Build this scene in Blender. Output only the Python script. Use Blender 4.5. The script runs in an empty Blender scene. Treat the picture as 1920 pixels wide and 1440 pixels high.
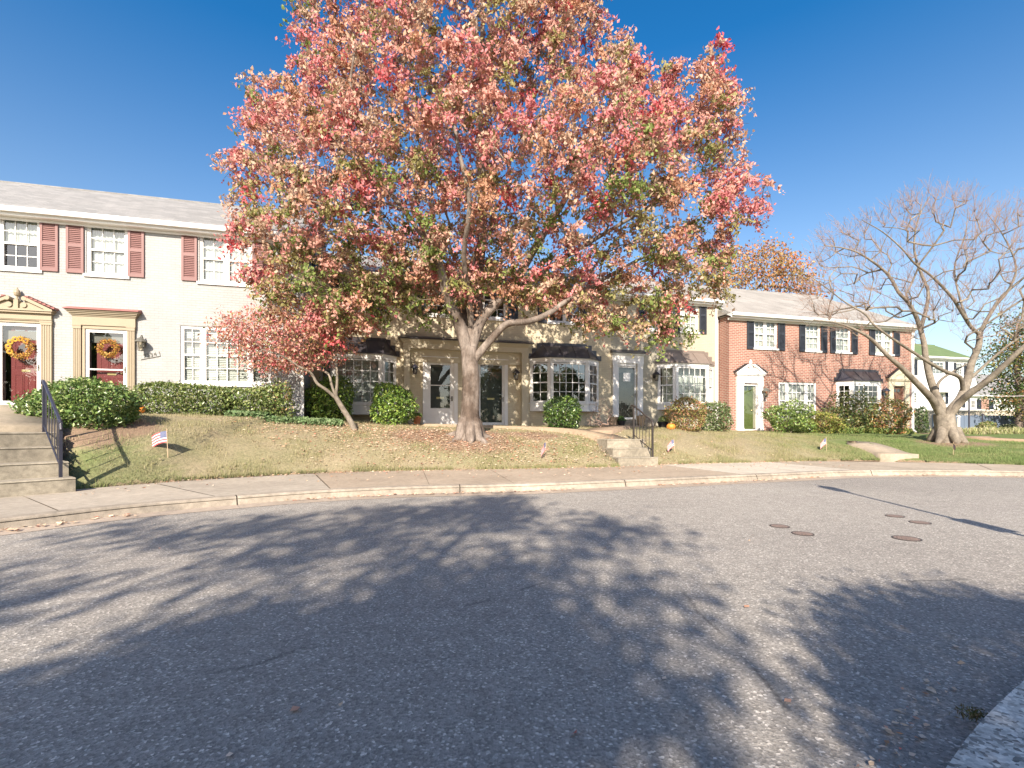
import bpy, math, random
import numpy as np
from mathutils import Vector, Matrix
random.seed(7); RNG = np.random.default_rng(11)
R = math.radians
SC = bpy.context.scene
COL = SC.collection
F = 907.0; CX = 960.0; HY = 800.0; EYE = 1.15      # focal length in photo pixels, principal point, eye height
T15 = math.tan(R(15)); C15 = math.cos(R(15)); S15 = math.sin(R(15))
SUN_EL = R(32.5); SUN_AZ = R(8)

# ------------------------------------------------------------------ object helpers
def tag(o, label=None, cat=None, group=None, kind=None):
    if label: o['label'] = label
    if cat: o['category'] = cat
    if group: o['group'] = group
    if kind: o['kind'] = kind
    return o
def empty(name, loc=(0, 0, 0), rz=0, label=None, cat=None, group=None):
    o = bpy.data.objects.new(name, None); COL.objects.link(o)
    o.location = loc; o.rotation_euler = (0, 0, rz); o.empty_display_size = .2
    return tag(o, label, cat, group)
def link_mesh(name, me, mats, parent=None, smooth=False):
    for m in (mats if isinstance(mats, (list, tuple)) else [mats]): me.materials.append(m)
    o = bpy.data.objects.new(name, me); COL.objects.link(o)
    if parent: o.parent = parent
    if smooth:
        me.polygons.foreach_set('use_smooth', [True] * len(me.polygons))
    return o
class MB:
    def __init__(s): s.v = []; s.f = []; s.m = []
    def quad(s, a, b, c, d, mi=0):
        n = len(s.v); s.v += [a, b, c, d]; s.f.append((n, n+1, n+2, n+3)); s.m.append(mi)
    def poly(s, pts, mi=0):
        n = len(s.v); s.v += list(pts); s.f.append(tuple(range(n, n+len(pts)))); s.m.append(mi)
    def box(s, x0, y0, z0, x1, y1, z1, mi=0):
        if x0 > x1: x0, x1 = x1, x0
        if y0 > y1: y0, y1 = y1, y0
        if z0 > z1: z0, z1 = z1, z0
        s.hexa([(x0,y0,z0),(x1,y0,z0),(x1,y1,z0),(x0,y1,z0),(x0,y0,z1),(x1,y0,z1),(x1,y1,z1),(x0,y1,z1)], mi)
    def hexa(s, p, mi=0):
        n = len(s.v); s.v += list(p)
        for f in ((0,3,2,1),(4,5,6,7),(0,1,5,4),(1,2,6,5),(2,3,7,6),(3,0,4,7)):
            s.f.append(tuple(n+i for i in f)); s.m.append(mi)
    def obox(s, p0, p1, a0, a1, n0, n1, z0, z1, mi=0):
        # box in the vertical plane p0->p1: a along, n outward (to the right of travel), z up
        dx, dy = p1[0]-p0[0], p1[1]-p0[1]; L = math.hypot(dx, dy); ex, ey = dx/L, dy/L; nx, ny = ey, -ex
        q = lambda a, n: (p0[0]+ex*a+nx*n, p0[1]+ey*a+ny*n)
        c = [q(a0, n1), q(a1, n1), q(a1, n0), q(a0, n0)]
        s.hexa([(x, y, z0) for x, y in c] + [(x, y, z1) for x, y in c], mi)
    def prism(s, pts, y0, y1, mi=0):
        # polygon in x,z (counter clockwise seen from -y) extruded along y
        n = len(s.v); k = len(pts)
        s.v += [(x, y0, z) for x, z in pts] + [(x, y1, z) for x, z in pts]
        s.f.append(tuple(range(n, n+k))); s.m.append(mi)
        s.f.append(tuple(range(n+2*k-1, n+k-1, -1))); s.m.append(mi)
        for i in range(k):
            j = (i+1) % k
            s.f.append((n+i, n+k+i, n+k+j, n+j)); s.m.append(mi)
    def slab(s, pts, z0, z1, mi=0):
        n = len(s.v); k = len(pts)
        zz = z1 if isinstance(z1, (list, tuple)) else [z1]*k
        s.v += [(x, y, z0) for x, y in pts] + [(p[0], p[1], z) for p, z in zip(pts, zz)]
        s.f.append(tuple(range(n+k-1, n-1, -1))); s.m.append(mi)
        s.f.append(tuple(range(n+k, n+2*k))); s.m.append(mi)
        for i in range(k):
            j = (i+1) % k
            s.f.append((n+i, n+j, n+k+j, n+k+i)); s.m.append(mi)
    def lathe(s, prof, cx=0, cy=0, cz=0, n=12, mi=0, rib=0, ribs=8):
        base = len(s.v); k = len(prof)
        for i in range(n):
            a = 2*math.pi*i/n
            q = 1 + rib*(abs(math.cos(a*ribs/2))-.6)
            for r, z in prof: s.v.append((cx+r*q*math.cos(a), cy+r*q*math.sin(a), cz+z))
        for i in range(n):
            j = (i+1) % n
            for t in range(k-1):
                s.f.append((base+i*k+t, base+j*k+t, base+j*k+t+1, base+i*k+t+1)); s.m.append(mi)
        s.f.append(tuple(base+(n-1-i)*k for i in range(n))); s.m.append(mi)
        s.f.append(tuple(base+i*k+k-1 for i in range(n))); s.m.append(mi)
    def tube(s, pts, rad, n=8, mi=0, cap=True):
        pts = [Vector(p) for p in pts]
        if not isinstance(rad, (list, tuple)): rad = [rad]*len(pts)
        base = len(s.v); prev = None
        for i, p in enumerate(pts):
            d = (pts[min(i+1, len(pts)-1)] - pts[max(i-1, 0)])
            d = d.normalized() if d.length > 1e-9 else Vector((0, 0, 1))
            if prev is None:
                a = Vector((1, 0, 0)) if abs(d.x) < .8 else Vector((0, 1, 0))
                u = d.cross(a).normalized()
            else:
                u = (prev - d*prev.dot(d)).normalized()
            prev = u; w = d.cross(u)
            for k in range(n):
                t = 2*math.pi*k/n
                s.v.append(tuple(p + (u*math.cos(t)+w*math.sin(t))*rad[i]))
        for i in range(len(pts)-1):
            for k in range(n):
                j = (k+1) % n
                s.f.append((base+i*n+k, base+i*n+j, base+(i+1)*n+j, base+(i+1)*n+k)); s.m.append(mi)
        if cap:
            s.f.append(tuple(base+n-1-k for k in range(n))); s.m.append(mi)
            s.f.append(tuple(base+(len(pts)-1)*n+k for k in range(n))); s.m.append(mi)
    def build(s, name, mats, parent=None, smooth=False):
        me = bpy.data.meshes.new(name); me.from_pydata(s.v, [], s.f); 
        o = link_mesh(name, me, mats, parent, smooth)
        if max(s.m, default=0) > 0: me.polygons.foreach_set('material_index', s.m)
        me.update(); return o
def raw_mesh(name, V, Fq, nv, mats, parent=None, col=None, smooth=False, mi=None):
    # V (n,3) float, Fq (m,nv) int
    me = bpy.data.meshes.new(name); V = np.ascontiguousarray(V, dtype=np.float32); Fq = np.ascontiguousarray(Fq, dtype=np.int32)
    me.vertices.add(len(V)); me.vertices.foreach_set('co', V.ravel())
    me.loops.add(Fq.size); me.loops.foreach_set('vertex_index', Fq.ravel())
    me.polygons.add(len(Fq)); me.polygons.foreach_set('loop_start', np.arange(0, Fq.size, nv, dtype=np.int32))
    me.polygons.foreach_set('loop_total', np.full(len(Fq), nv, dtype=np.int32))
    if col is not None:
        a = me.color_attributes.new('tint', 'FLOAT_COLOR', 'POINT')
        c = np.ones((len(V), 4), dtype=np.float32); c[:, :3] = col; a.data.foreach_set('color', c.ravel())
    me.update(calc_edges=True); me.validate()
    return link_mesh(name, me, mats, parent, smooth)

# ------------------------------------------------------------------ materials
def newmat(name):
    m = bpy.data.materials.new(name); m.use_nodes = True
    nt = m.node_tree; nt.nodes.clear()
    out = nt.nodes.new('ShaderNodeOutputMaterial'); b = nt.nodes.new('ShaderNodeBsdfPrincipled')
    nt.links.new(b.outputs[0], out.inputs[0]); return m, nt, b, out
def N(nt, t, **kw):
    n = nt.nodes.new(t)
    for k, v in kw.items():
        if k in n.inputs.keys(): n.inputs[k].default_value = v
        else: setattr(n, k, v)
    return n
def coords(nt, kind='Object'):
    return nt.nodes.new('ShaderNodeTexCoord').outputs[kind]
def noise(nt, co, scale, detail=4, rough=.6):
    n = N(nt, 'ShaderNodeTexNoise', Scale=scale, Detail=detail, Roughness=rough); nt.links.new(co, n.inputs['Vector']); return n.outputs['Fac']
def ramp(nt, fac, stops):
    r = nt.nodes.new('ShaderNodeValToRGB'); nt.links.new(fac, r.inputs[0]); e = r.color_ramp.elements
    while len(e) < len(stops): e.new(.5)
    for i, (p, c) in enumerate(stops):
        e[i].position = p; e[i].color = (c[0], c[1], c[2], 1) if isinstance(c, (tuple, list)) else (c, c, c, 1)
    return r.outputs[0]
def mix(nt, fac, a, b, mode='MIX'):
    m = N(nt, 'ShaderNodeMix', data_type='RGBA', blend_type=mode)
    for i, x in ((0, fac), (6, a), (7, b)):
        if isinstance(x, bpy.types.NodeSocket): nt.links.new(x, m.inputs[i])
        elif i == 0: m.inputs[0].default_value = x
        else: m.inputs[i].default_value = (x[0], x[1], x[2], 1) if isinstance(x, (tuple, list)) else (x, x, x, 1)
    return m.outputs[2]
def bump(nt, b, h, strength=.3, dist=.01):
    n = N(nt, 'ShaderNodeBump', Strength=strength, Distance=dist); nt.links.new(h, n.inputs['Height']); nt.links.new(n.outputs[0], b.inputs['Normal'])
def M(name, c, rough=.7, var=.12, scale=3, bs=0, bscale=60, spec=.3, metal=0, co='Object'):
    m, nt, b, o = newmat(name); v = coords(nt, co)
    n1 = noise(nt, v, scale, 6); n2 = noise(nt, v, scale*9, 3)
    f = mix(nt, .35, n1, n2)
    k = ramp(nt, f, [(.25, 1-var), (.75, 1+var)])
    nt.links.new(mix(nt, 1, c, k, 'MULTIPLY'), b.inputs['Base Color'])
    b.inputs['Roughness'].default_value = rough; b.inputs['Specular IOR Level'].default_value = spec; b.inputs['Metallic'].default_value = metal
    if bs: bump(nt, b, noise(nt, v, bscale, 4), bs, .01)
    return m
def brickmat(name, c1, c2, mortar, msize=.010, var=.1, bs=.5, rough=.85, bw=.21, rh=.072, stain=.12):
    m, nt, b, o = newmat(name); v = coords(nt)
    sp = nt.nodes.new('ShaderNodeSeparateXYZ'); nt.links.new(v, sp.inputs[0])
    ad = N(nt, 'ShaderNodeMath', operation='ADD'); nt.links.new(sp.outputs[0], ad.inputs[0]); nt.links.new(sp.outputs[1], ad.inputs[1])
    cb = nt.nodes.new('ShaderNodeCombineXYZ'); nt.links.new(ad.outputs[0], cb.inputs[0]); nt.links.new(sp.outputs[2], cb.inputs[1])
    t = nt.nodes.new('ShaderNodeTexBrick'); nt.links.new(cb.outputs[0], t.inputs['Vector'])
    t.inputs['Scale'].default_value = 1; t.inputs['Mortar Size'].default_value = msize; t.inputs['Mortar Smooth'].default_value = .3
    t.inputs['Brick Width'].default_value = bw; t.inputs['Row Height'].default_value = rh; t.inputs['Bias'].default_value = 0
    t.inputs['Color1'].default_value = (*c1, 1); t.inputs['Color2'].default_value = (*c2, 1); t.inputs['Mortar'].default_value = (*mortar, 1)
    n = noise(nt, v, 1.3, 5); k = ramp(nt, n, [(.3, 1-stain), (.7, 1+stain*.5)])
    n2 = noise(nt, v, 30, 3); k2 = ramp(nt, n2, [(.3, 1-var), (.7, 1+var)])
    c = mix(nt, 1, mix(nt, 1, t.outputs['Color'], k, 'MULTIPLY'), k2, 'MULTIPLY')
    nt.links.new(c, b.inputs['Base Color']); b.inputs['Roughness'].default_value = rough; b.inputs['Specular IOR Level'].default_value = .2
    inv = N(nt, 'ShaderNodeMath', operation='SUBTRACT'); inv.inputs[0].default_value = 1; nt.links.new(t.outputs['Fac'], inv.inputs[1])
    sm = N(nt, 'ShaderNodeMath', operation='MULTIPLY_ADD'); nt.links.new(n2, sm.inputs[0]); sm.inputs[1].default_value = .5; nt.links.new(inv.outputs[0], sm.inputs[2])
    bump(nt, b, sm.outputs[0], bs, .008)
    return m
def leafmat(name, trans=.32, rough=.55, spec=.25):
    m, nt, b, o = newmat(name)
    a = N(nt, 'ShaderNodeAttribute', attribute_name='tint')
    nt.links.new(a.outputs['Color'], b.inputs['Base Color']); b.inputs['Roughness'].default_value = rough; b.inputs['Specular IOR Level'].default_value = spec
    t = nt.nodes.new('ShaderNodeBsdfTranslucent'); nt.links.new(a.outputs['Color'], t.inputs[0])
    ms = nt.nodes.new('ShaderNodeMixShader'); ms.inputs[0].default_value = trans
    nt.links.new(b.outputs[0], ms.inputs[1]); nt.links.new(t.outputs[0], ms.inputs[2]); nt.links.new(ms.outputs[0], o.inputs[0])
    return m
def glassmat(name, refl=.10, tint=(.9, .95, .95), rough=.01):
    m, nt, b, o = newmat(name)
    tr = N(nt, 'ShaderNodeBsdfTransparent'); tr.inputs[0].default_value = (*tint, 1)
    gl = N(nt, 'ShaderNodeBsdfGlossy', Roughness=rough)
    v = coords(nt); nb = N(nt, 'ShaderNodeBump', Strength=.06, Distance=.02); nt.links.new(noise(nt, v, 2.5, 1), nb.inputs['Height']); nt.links.new(nb.outputs[0], gl.inputs['Normal'])
    fr = N(nt, 'ShaderNodeFresnel', IOR=1.5); ad = N(nt, 'ShaderNodeMath', operation='MULTIPLY_ADD')
    nt.links.new(fr.outputs[0], ad.inputs[0]); ad.inputs[1].default_value = 1; ad.inputs[2].default_value = refl
    ms = nt.nodes.new('ShaderNodeMixShader'); nt.links.new(ad.outputs[0], ms.inputs[0]); nt.links.new(tr.outputs[0], ms.inputs[1]); nt.links.new(gl.outputs[0], ms.inputs[2])
    nt.links.new(ms.outputs[0], o.inputs[0]); return m

m_white = M('white_paint', (.80, .79, .76), .45, .05, 2, .1, 80)
m_trimcream = M('cream_trim_paint', (.56, .50, .37), .5, .06, 2, .1, 80)
m_tan = M('tan_trim_paint', (.35, .29, .20), .5, .07, 2, .12, 80)
m_wbrick = brickmat('white_painted_brick', (.40, .40, .388), (.38, .38, .368), (.34, .335, .32), .008, .05, .55, .75, stain=.09)
m_cbrick = brickmat('cream_painted_brick', (.64, .56, .40), (.615, .535, .38), (.56, .485, .345), .008, .05, .4, .75, stain=.1)
m_ybrick = brickmat('pale_yellow_painted_brick', (.46, .42, .325), (.44, .405, .31), (.40, .365, .28), .008, .03, .4, .75, stain=.06)
m_rbrick = brickmat('red_brick', (.36, .155, .112), (.285, .115, .083), (.43, .36, .30), .013, .12, .5, .85, stain=.10)
m_hbrick = brickmat('white_house_siding', (.8, .8, .78), (.78, .78, .76), (.6, .6, .58), .008, .04, .3, .7)
m_shingle = brickmat('grey_shingles', (.31, .30, .285), (.245, .24, .23), (.19, .19, .18), .006, .15, .4, .9, .33, .14, .1)
m_shingleb = brickmat('pale_shingles', (.36, .335, .30), (.30, .28, .25), (.25, .235, .21), .006, .15, .4, .9, .33, .14, .15)
m_greenroof = brickmat('green_shingles', (.16, .22, .095), (.135, .19, .085), (.11, .15, .07), .006, .1, .3, .9, .33, .14)
m_maroon = M('maroon_shutter_paint', (.235, .125, .115), .5, .08, 2)
m_redbr = M('maroon_flashing_metal', (.30, .11, .095), .5, .3, 12, .1, 30)
m_doorred = M('dark_red_door_paint', (.26, .045, .045), .35, .08, 2, spec=.5)
m_black = M('black_shutter_paint', (.035, .04, .05), .45, .15, 2, spec=.4)
m_iron = M('black_iron', (.03, .03, .045), .35, .2, 8, .1, 60, spec=.6)
m_ironb = M('brown_iron', (.05, .042, .038), .5, .3, 8, .2, 60)
m_metalroof = M('dark_bronze_metal', (.045, .04, .045), .3, .2, 3, spec=.6)
m_metalbrn = M('grey_brown_metal', (.20, .16, .135), .45, .12, 3, spec=.5)
m_green = M('olive_green_door_paint', (.16, .20, .065), .4, .06, 2, spec=.5)
m_brown = M('dark_brown_door', (.14, .075, .05), .5, .15, 3)
m_dgrey = M('dark_green_grey_door', (.055, .06, .05), .4, .15, 3, spec=.5)
m_brass = M('brass', (.55, .42, .2), .35, .1, 3, metal=.8)
m_pewter = M('pewter_metal', (.16, .155, .13), .45, .2, 6, metal=.3)
m_inside = M('interior_plaster', (.25, .23, .20), .9, .1, 1)
m_blind = M('white_blind', (.74, .73, .66), .6, .04, 2)
m_curtain = M('pale_curtain', (.70, .70, .62), .8, .08, 6)
m_paper = M('paper', (.85, .85, .83), .8, .05, 20)
m_glass = glassmat('window_glass')
m_glassr = glassmat('dark_reflective_glass', .22, (.55, .6, .6))
m_lampglass = glassmat('lantern_glass', .05, (.95, .9, .8))
m_bulb = M('frosted_bulb', (.9, .86, .75), .4, .02, 5)
m_terra = M('terracotta', (.52, .19, .09), .8, .12, 6, .2, 50)
m_pumpkin = M('pumpkin_skin', (.80, .27, .045), .45, .1, 5)
m_stemm = M('dry_stem', (.35, .27, .14), .8, .2, 10)
def bark(name, c0, c1, c2, zs=.3, sc=9, dist=.03):
    m, nt, b, o = newmat(name); v = coords(nt); mp = N(nt, 'ShaderNodeMapping'); mp.inputs['Scale'].default_value = (1, 1, zs); nt.links.new(v, mp.inputs['Vector'])
    n1 = noise(nt, mp.outputs[0], sc, 6, .65); n2 = noise(nt, v, 1.7, 4); n3 = noise(nt, mp.outputs[0], sc*5, 4, .7)
    c = ramp(nt, n2, [(.36, c0), (.5, c1), (.66, c2)]); c = mix(nt, 1, c, ramp(nt, n1, [(.3, .62), (.65, 1.18)]), 'MULTIPLY'); c = mix(nt, 1, c, ramp(nt, n3, [(.3, .75), (.7, 1.2)]), 'MULTIPLY')
    nt.links.new(c, b.inputs['Base Color']); b.inputs['Roughness'].default_value = .92; b.inputs['Specular IOR Level'].default_value = .15
    bump(nt, b, mix(nt, .4, n1, n3), .9, dist); return m
m_barkg = bark('grey_bark', (.12, .09, .07), (.215, .175, .145), (.32, .27, .23))
m_barkb = bark('smooth_tan_bark', (.17, .145, .115), (.245, .21, .165), (.30, .26, .21), .8, 6, .015)
m_twig = M('reddish_twig_bark', (.33, .235, .19), .9, .2, 3)
m_twigr = M('red_purple_twig_bark', (.36, .17, .15), .9, .2, 3)
m_leaf = leafmat('leaf_tissue')
m_leafg = leafmat('glossy_leaf_tissue', .12, .3, .5)
m_dry = leafmat('dry_leaf_tissue', .15, .8, .1)
m_petal = leafmat('petal_tissue', .15, .7, .1)
m_bluefence = M('blue_grey_fence', (.13, .17, .23), .7, .08, 3)  # one even blue grey for boards, posts and rails
m_beige = M('beige_retaining_wall', (.50, .44, .35), .85, .1, 2, .2, 20)
m_pot = M('black_plastic', (.03, .03, .035), .4, .1, 5)
m_tanpot = M('tan_clay', (.42, .31, .2), .8, .15, 6, .2, 40)
m_teal = M('teal_plastic', (.05, .30, .36), .35, .1, 5, spec=.5)
m_rust = M('rusty_iron', (.22, .165, .14), .7, .3, 30, .6, 90)
m_red = M('flag_red', (.50, .10, .11), .7, .05, 5)
m_blue = M('flag_blue', (.13, .15, .25), .7, .1, 5)
m_fwhite = M('flag_white', (.62, .58, .56), .7, .04, 5)
m_wood = M('wood_dowel', (.62, .45, .3), .7, .1, 20)

def asphalt():
    m, nt, b, o = newmat('worn_asphalt'); v = coords(nt)
    big = noise(nt, v, .35, 5, .55); mid = noise(nt, v, 6, 5)
    base = ramp(nt, big, [(.3, (.32, .292, .255)), (.7, (.375, .345, .298))])
    base = mix(nt, 1, base, ramp(nt, mid, [(.3, .90), (.7, 1.10)]), 'MULTIPLY')
    vo = N(nt, 'ShaderNodeTexVoronoi', Scale=95.0); nt.links.new(v, vo.inputs['Vector'])
    sp = nt.nodes.new('ShaderNodeSeparateColor'); nt.links.new(vo.outputs['Color'], sp.inputs[0])
    stone = ramp(nt, sp.outputs[0], [(0, .55), (.5, .9), (.88, 1.12), (.965, 1.7), (1, 2.3)])
    base = mix(nt, .85, base, mix(nt, 1, base, stone, 'MULTIPLY'))
    fine = noise(nt, v, 220, 3); base = mix(nt, 1, base, ramp(nt, fine, [(.3, .80), (.7, 1.20)]), 'MULTIPLY')
    pat = noise(nt, v, .13, 3, .5); base = mix(nt, 1, base, ramp(nt, pat, [(.42, .93), (.5, 1.0), (.62, 1.05)]), 'MULTIPLY')
    # hairline cracks
    wn = N(nt, 'ShaderNodeTexNoise', Scale=2.4, Detail=8.0, Roughness=.65); nt.links.new(v, wn.inputs['Vector'])
    wv = mix(nt, .12, v, wn.outputs['Color'])
    cr = N(nt, 'ShaderNodeTexVoronoi', feature='DISTANCE_TO_EDGE', Scale=.22); nt.links.new(wv, cr.inputs['Vector'])
    brk = noise(nt, v, 1.1, 2)
    line = ramp(nt, cr.outputs['Distance'], [(0, .55), (.0006, 0)]); msk = ramp(nt, brk, [(.54, 0), (.58, 1)])
    crk = mix(nt, 1, line, msk, 'MULTIPLY')
    base = mix(nt, crk, base, (.05, .048, .045))
    nt.links.new(base, b.inputs['Base Color']); b.inputs['Roughness'].default_value = .85; b.inputs['Specular IOR Level'].default_value = .25
    h = mix(nt, .5, vo.outputs['Distance'], fine); bump(nt, b, h, .6, .008)
    return m
m_asphalt = asphalt()
def concrete(name, c, stain=.16, grain=.12, agg=False):
    m, nt, b, o = newmat(name); v = coords(nt)
    a = N(nt, 'ShaderNodeAttribute', attribute_name='tint')
    n1 = noise(nt, v, .9, 6, .65); n2 = noise(nt, v, 12, 5); n3 = noise(nt, v, 120, 3)
    k = mix(nt, 1, ramp(nt, n1, [(.3, 1-stain), (.65, 1.04)]), ramp(nt, n2, [(.3, 1-grain), (.7, 1+grain)]), 'MULTIPLY')
    k = mix(nt, 1, k, ramp(nt, n3, [(.3, .86), (.7, 1.14)]), 'MULTIPLY')
    base = mix(nt, 1, c, k, 'MULTIPLY'); base = mix(nt, 1, base, a.outputs['Color'], 'MULTIPLY')
    if agg:
        vo = N(nt, 'ShaderNodeTexVoronoi', Scale=70.0); nt.links.new(v, vo.inputs['Vector'])
        sp = nt.nodes.new('ShaderNodeSeparateColor'); nt.links.new(vo.outputs['Color'], sp.inputs[0])
        base = mix(nt, .9, base, mix(nt, 1, base, ramp(nt, sp.outputs[1], [(0, .25), (.35, .85), (1, 1.35)]), 'MULTIPLY'))
    nt.links.new(base, b.inputs['Base Color']); b.inputs['Roughness'].default_value = .88; b.inputs['Specular IOR Level'].default_value = .2
    bump(nt, b, mix(nt, .5, n2, n3), .35, .01); return m
m_conc = concrete('pavement_concrete', (.43, .375, .30), .2, .14)
m_kerb = concrete('kerb_concrete', (.39, .335, .265), .38, .22)
m_step = concrete('step_concrete', (.35, .31, .24), .4, .25)
m_near = concrete('coarse_concrete', (.60, .56, .49), .15, .2, True)  # base colour lightened to imitate sun on this pavement; aggregate is its own
m_gutter = concrete('gutter_concrete', (.44, .36, .28), .25, .15)

def lawnmat():
    m, nt, b, o = newmat('autumn_lawn'); v = coords(nt)
    a = N(nt, 'ShaderNodeAttribute', attribute_name='tint'); sp = nt.nodes.new('ShaderNodeSeparateColor'); nt.links.new(a.outputs['Color'], sp.inputs[0])
    n1 = noise(nt, v, .8, 5, .6); n2 = noise(nt, v, 18, 4); n3 = noise(nt, v, 90, 3)
    # R = dirt share, G = greenness
    ad = N(nt, 'ShaderNodeMath', operation='MULTIPLY_ADD'); nt.links.new(n1, ad.inputs[0]); ad.inputs[1].default_value = .9; nt.links.new(sp.outputs[1], ad.inputs[2])
    g = ramp(nt, ad.outputs[0], [(.45, (.34, .285, .18)), (.72, (.27, .255, .135)), (1, (.155, .20, .07))])
    g = mix(nt, 1, g, ramp(nt, n2, [(.3, .72), (.7, 1.25)]), 'MULTIPLY')
    dn = N(nt, 'ShaderNodeMath', operation='MULTIPLY_ADD'); nt.links.new(n2, dn.inputs[0]); dn.inputs[1].default_value = .8; dn.inputs[2].default_value = -.4
    d2 = N(nt, 'ShaderNodeMath', operation='ADD', use_clamp=True); nt.links.new(dn.outputs[0], d2.inputs[0]); nt.links.new(sp.outputs[0], d2.inputs[1])
    df = ramp(nt, d2.outputs[0], [(.35, 0), (.6, 1)])
    c = mix(nt, df, g, mix(nt, n2, (.20, .135, .09), (.36, .26, .18)))
    c = mix(nt, 1, c, ramp(nt, n3, [(.3, .7), (.7, 1.3)]), 'MULTIPLY')
    nt.links.new(c, b.inputs['Base Color']); b.inputs['Roughness'].default_value = .95; b.inputs['Specular IOR Level'].default_value = .1
    bump(nt, b, mix(nt, .5, n2, n3), .8, .04); return m
m_lawn = lawnmat()

# ------------------------------------------------------------------ world, sun, camera
w = bpy.data.worlds.new('World'); SC.world = w; w.use_nodes = True
nt = w.node_tree; nt.nodes.clear()
sky = nt.nodes.new('ShaderNodeTexSky'); sky.sky_type = 'NISHITA'; sky.sun_disc = False
sky.sun_elevation = SUN_EL; sky.sun_rotation = R(180)+SUN_AZ; sky.altitude = 50; sky.air_density = 1.0; sky.dust_density = 1.3; sky.ozone_density = 1.6
bg = nt.nodes.new('ShaderNodeBackground'); bg.inputs[1].default_value = .15
wo = nt.nodes.new('ShaderNodeOutputWorld'); hs = N(nt, 'ShaderNodeHueSaturation', Saturation=1.42, Value=.74); tcz = nt.nodes.new('ShaderNodeTexCoord'); sxz = nt.nodes.new('ShaderNodeSeparateXYZ'); nt.links.new(tcz.outputs['Generated'], sxz.inputs[0]); mr_ = N(nt, 'ShaderNodeMapRange'); nt.links.new(sxz.outputs[2], mr_.inputs[0]); [setattr(mr_.inputs[i], 'default_value', v_) for i, v_ in ((1, 0), (2, .6), (3, .80), (4, 1.46))]; nt.links.new(mr_.outputs[0], hs.inputs['Saturation']); nt.links.new(sky.outputs[0], hs.inputs['Color']); nt.links.new(hs.outputs[0], bg.inputs[0]); nt.links.new(bg.outputs[0], wo.inputs[0])
sl = bpy.data.lights.new('sun', 'SUN'); sl.energy = 5.0; sl.angle = R(.53); sl.color = (1, .89, .765)
so = bpy.data.objects.new('sun', sl); COL.objects.link(so)
SD = Vector((math.sin(SUN_AZ)*math.cos(SUN_EL), math.cos(SUN_AZ)*math.cos(SUN_EL), -math.sin(SUN_EL)))
so.rotation_euler = SD.to_track_quat('-Z', 'Y').to_euler(); so.location = (-5, -20, 20)
cam = bpy.data.cameras.new('camera'); cam.sensor_width = 36; cam.lens = F/1920*36; cam.shift_y = (HY-720)/1920; cam.clip_end = 2000; cam.clip_start = .05
co = bpy.data.objects.new('camera', cam); COL.objects.link(co); co.location = (0, 0, EYE); co.rotation_euler = (R(90), 0, 0); SC.camera = co
SC.view_settings.view_transform = 'Standard'; SC.view_settings.look = 'None'; SC.view_settings.exposure = .92; SC.view_settings.gamma = 1
SC.cycles.max_bounces = 6; SC.cycles.transparent_max_bounces = 12; SC.cycles.caustics_reflective = False; SC.cycles.caustics_refractive = False
SC.cycles.use_denoising = True

# ------------------------------------------------------------------ site geometry
def interp(x, P):
    if x <= P[0][0]:
        (a, b), (c, d) = P[0], P[1]; return b + (x-a)*(d-b)/(c-a)
    for i in range(len(P)-1):
        if x <= P[i+1][0]:
            t = (x-P[i][0])/(P[i+1][0]-P[i][0]); return P[i][1]*(1-t)+P[i+1][1]*t
    (a, b), (c, d) = P[-2], P[-1]; return d + (x-c)*(d-b)/(c-a)
def flat(px, py, z=0):      # photo pixel -> point on the horizontal plane at height z
    Y = (EYE-z)*F/(py-HY); return ((px-CX)/F*Y, Y)
def smooth(P, n):
    P = [Vector((*p, 0)) if len(p) == 2 else Vector(p) for p in P]; out = []
    Q = [P[0]*2-P[1]] + P + [P[-1]*2-P[-2]]
    for i in range(1, len(Q)-2):
        for k in range(n):
            t = k/n; a, b, c, d = Q[i-1], Q[i], Q[i+1], Q[i+2]
            out.append(.5*((2*b)+(c-a)*t+(2*a-5*b+4*c-d)*t*t+(3*b-a-3*c+d)*t**3))
    out.append(P[-1]); return out
SW = .13
# asphalt edge of the gutter pan (z=0)
edge = [(-9.6, -1.0), (-7.6, 2.0), (-5.39, 5.09)] + [flat(*p) for p in ((229, 975), (400, 958), (590, 942), (760, 933), (950, 928), (1060, 924), (1380, 908), (1500, 902), (1650, 895.5))] + [(11.6, 10.75), (15.2, 8.6), (18, 4.8), (19.2, 0)]
EDGE = [(p.x, p.y) for p in smooth(edge, 6)]
def resample(P, step):
    out = [P[0]]; acc = 0
    for a, b in zip(P, P[1:]):
        L = math.dist(a, b)
        while acc + L >= step:
            t = (step-acc)/L; a = (a[0]+(b[0]-a[0])*t, a[1]+(b[1]-a[1])*t); out.append(a); L = math.dist(a, b); acc = 0
        acc += L
    return out
EDGE = resample(EDGE, .25)
def offset(P, d):
    out = []
    for i, p in enumerate(P):
        a = P[max(i-1, 0)]; b = P[min(i+1, len(P)-1)]; dx, dy = b[0]-a[0], b[1]-a[1]; L = math.hypot(dx, dy)
        out.append((p[0]-dy/L*d, p[1]+dx/L*d))
    return out
KF = offset(EDGE, .34); KT = offset(EDGE, .38); KB = offset(EDGE, .54)
SB = offset(EDGE, 2.75)
back_pts = [flat(144, 919, SW), flat(383, 899, SW), flat(640, 886, SW), flat(950, 880, SW), flat(1160, 876, SW), flat(1240, 871, SW), flat(1400, 868, SW), flat(1640, 863, SW), flat(1920, 873, SW), (17.2, 10.2), (20.5, 5.5), (21.8, 0)]
back_pts = [(-12.0, -.2), (-9.6, 3.9)] + back_pts
BACK = resample([(p.x, p.y) for p in smooth(back_pts, 6)], .25)
def Yb(X): return interp(X, [b for b in BACK if b[0] < 21])
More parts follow.
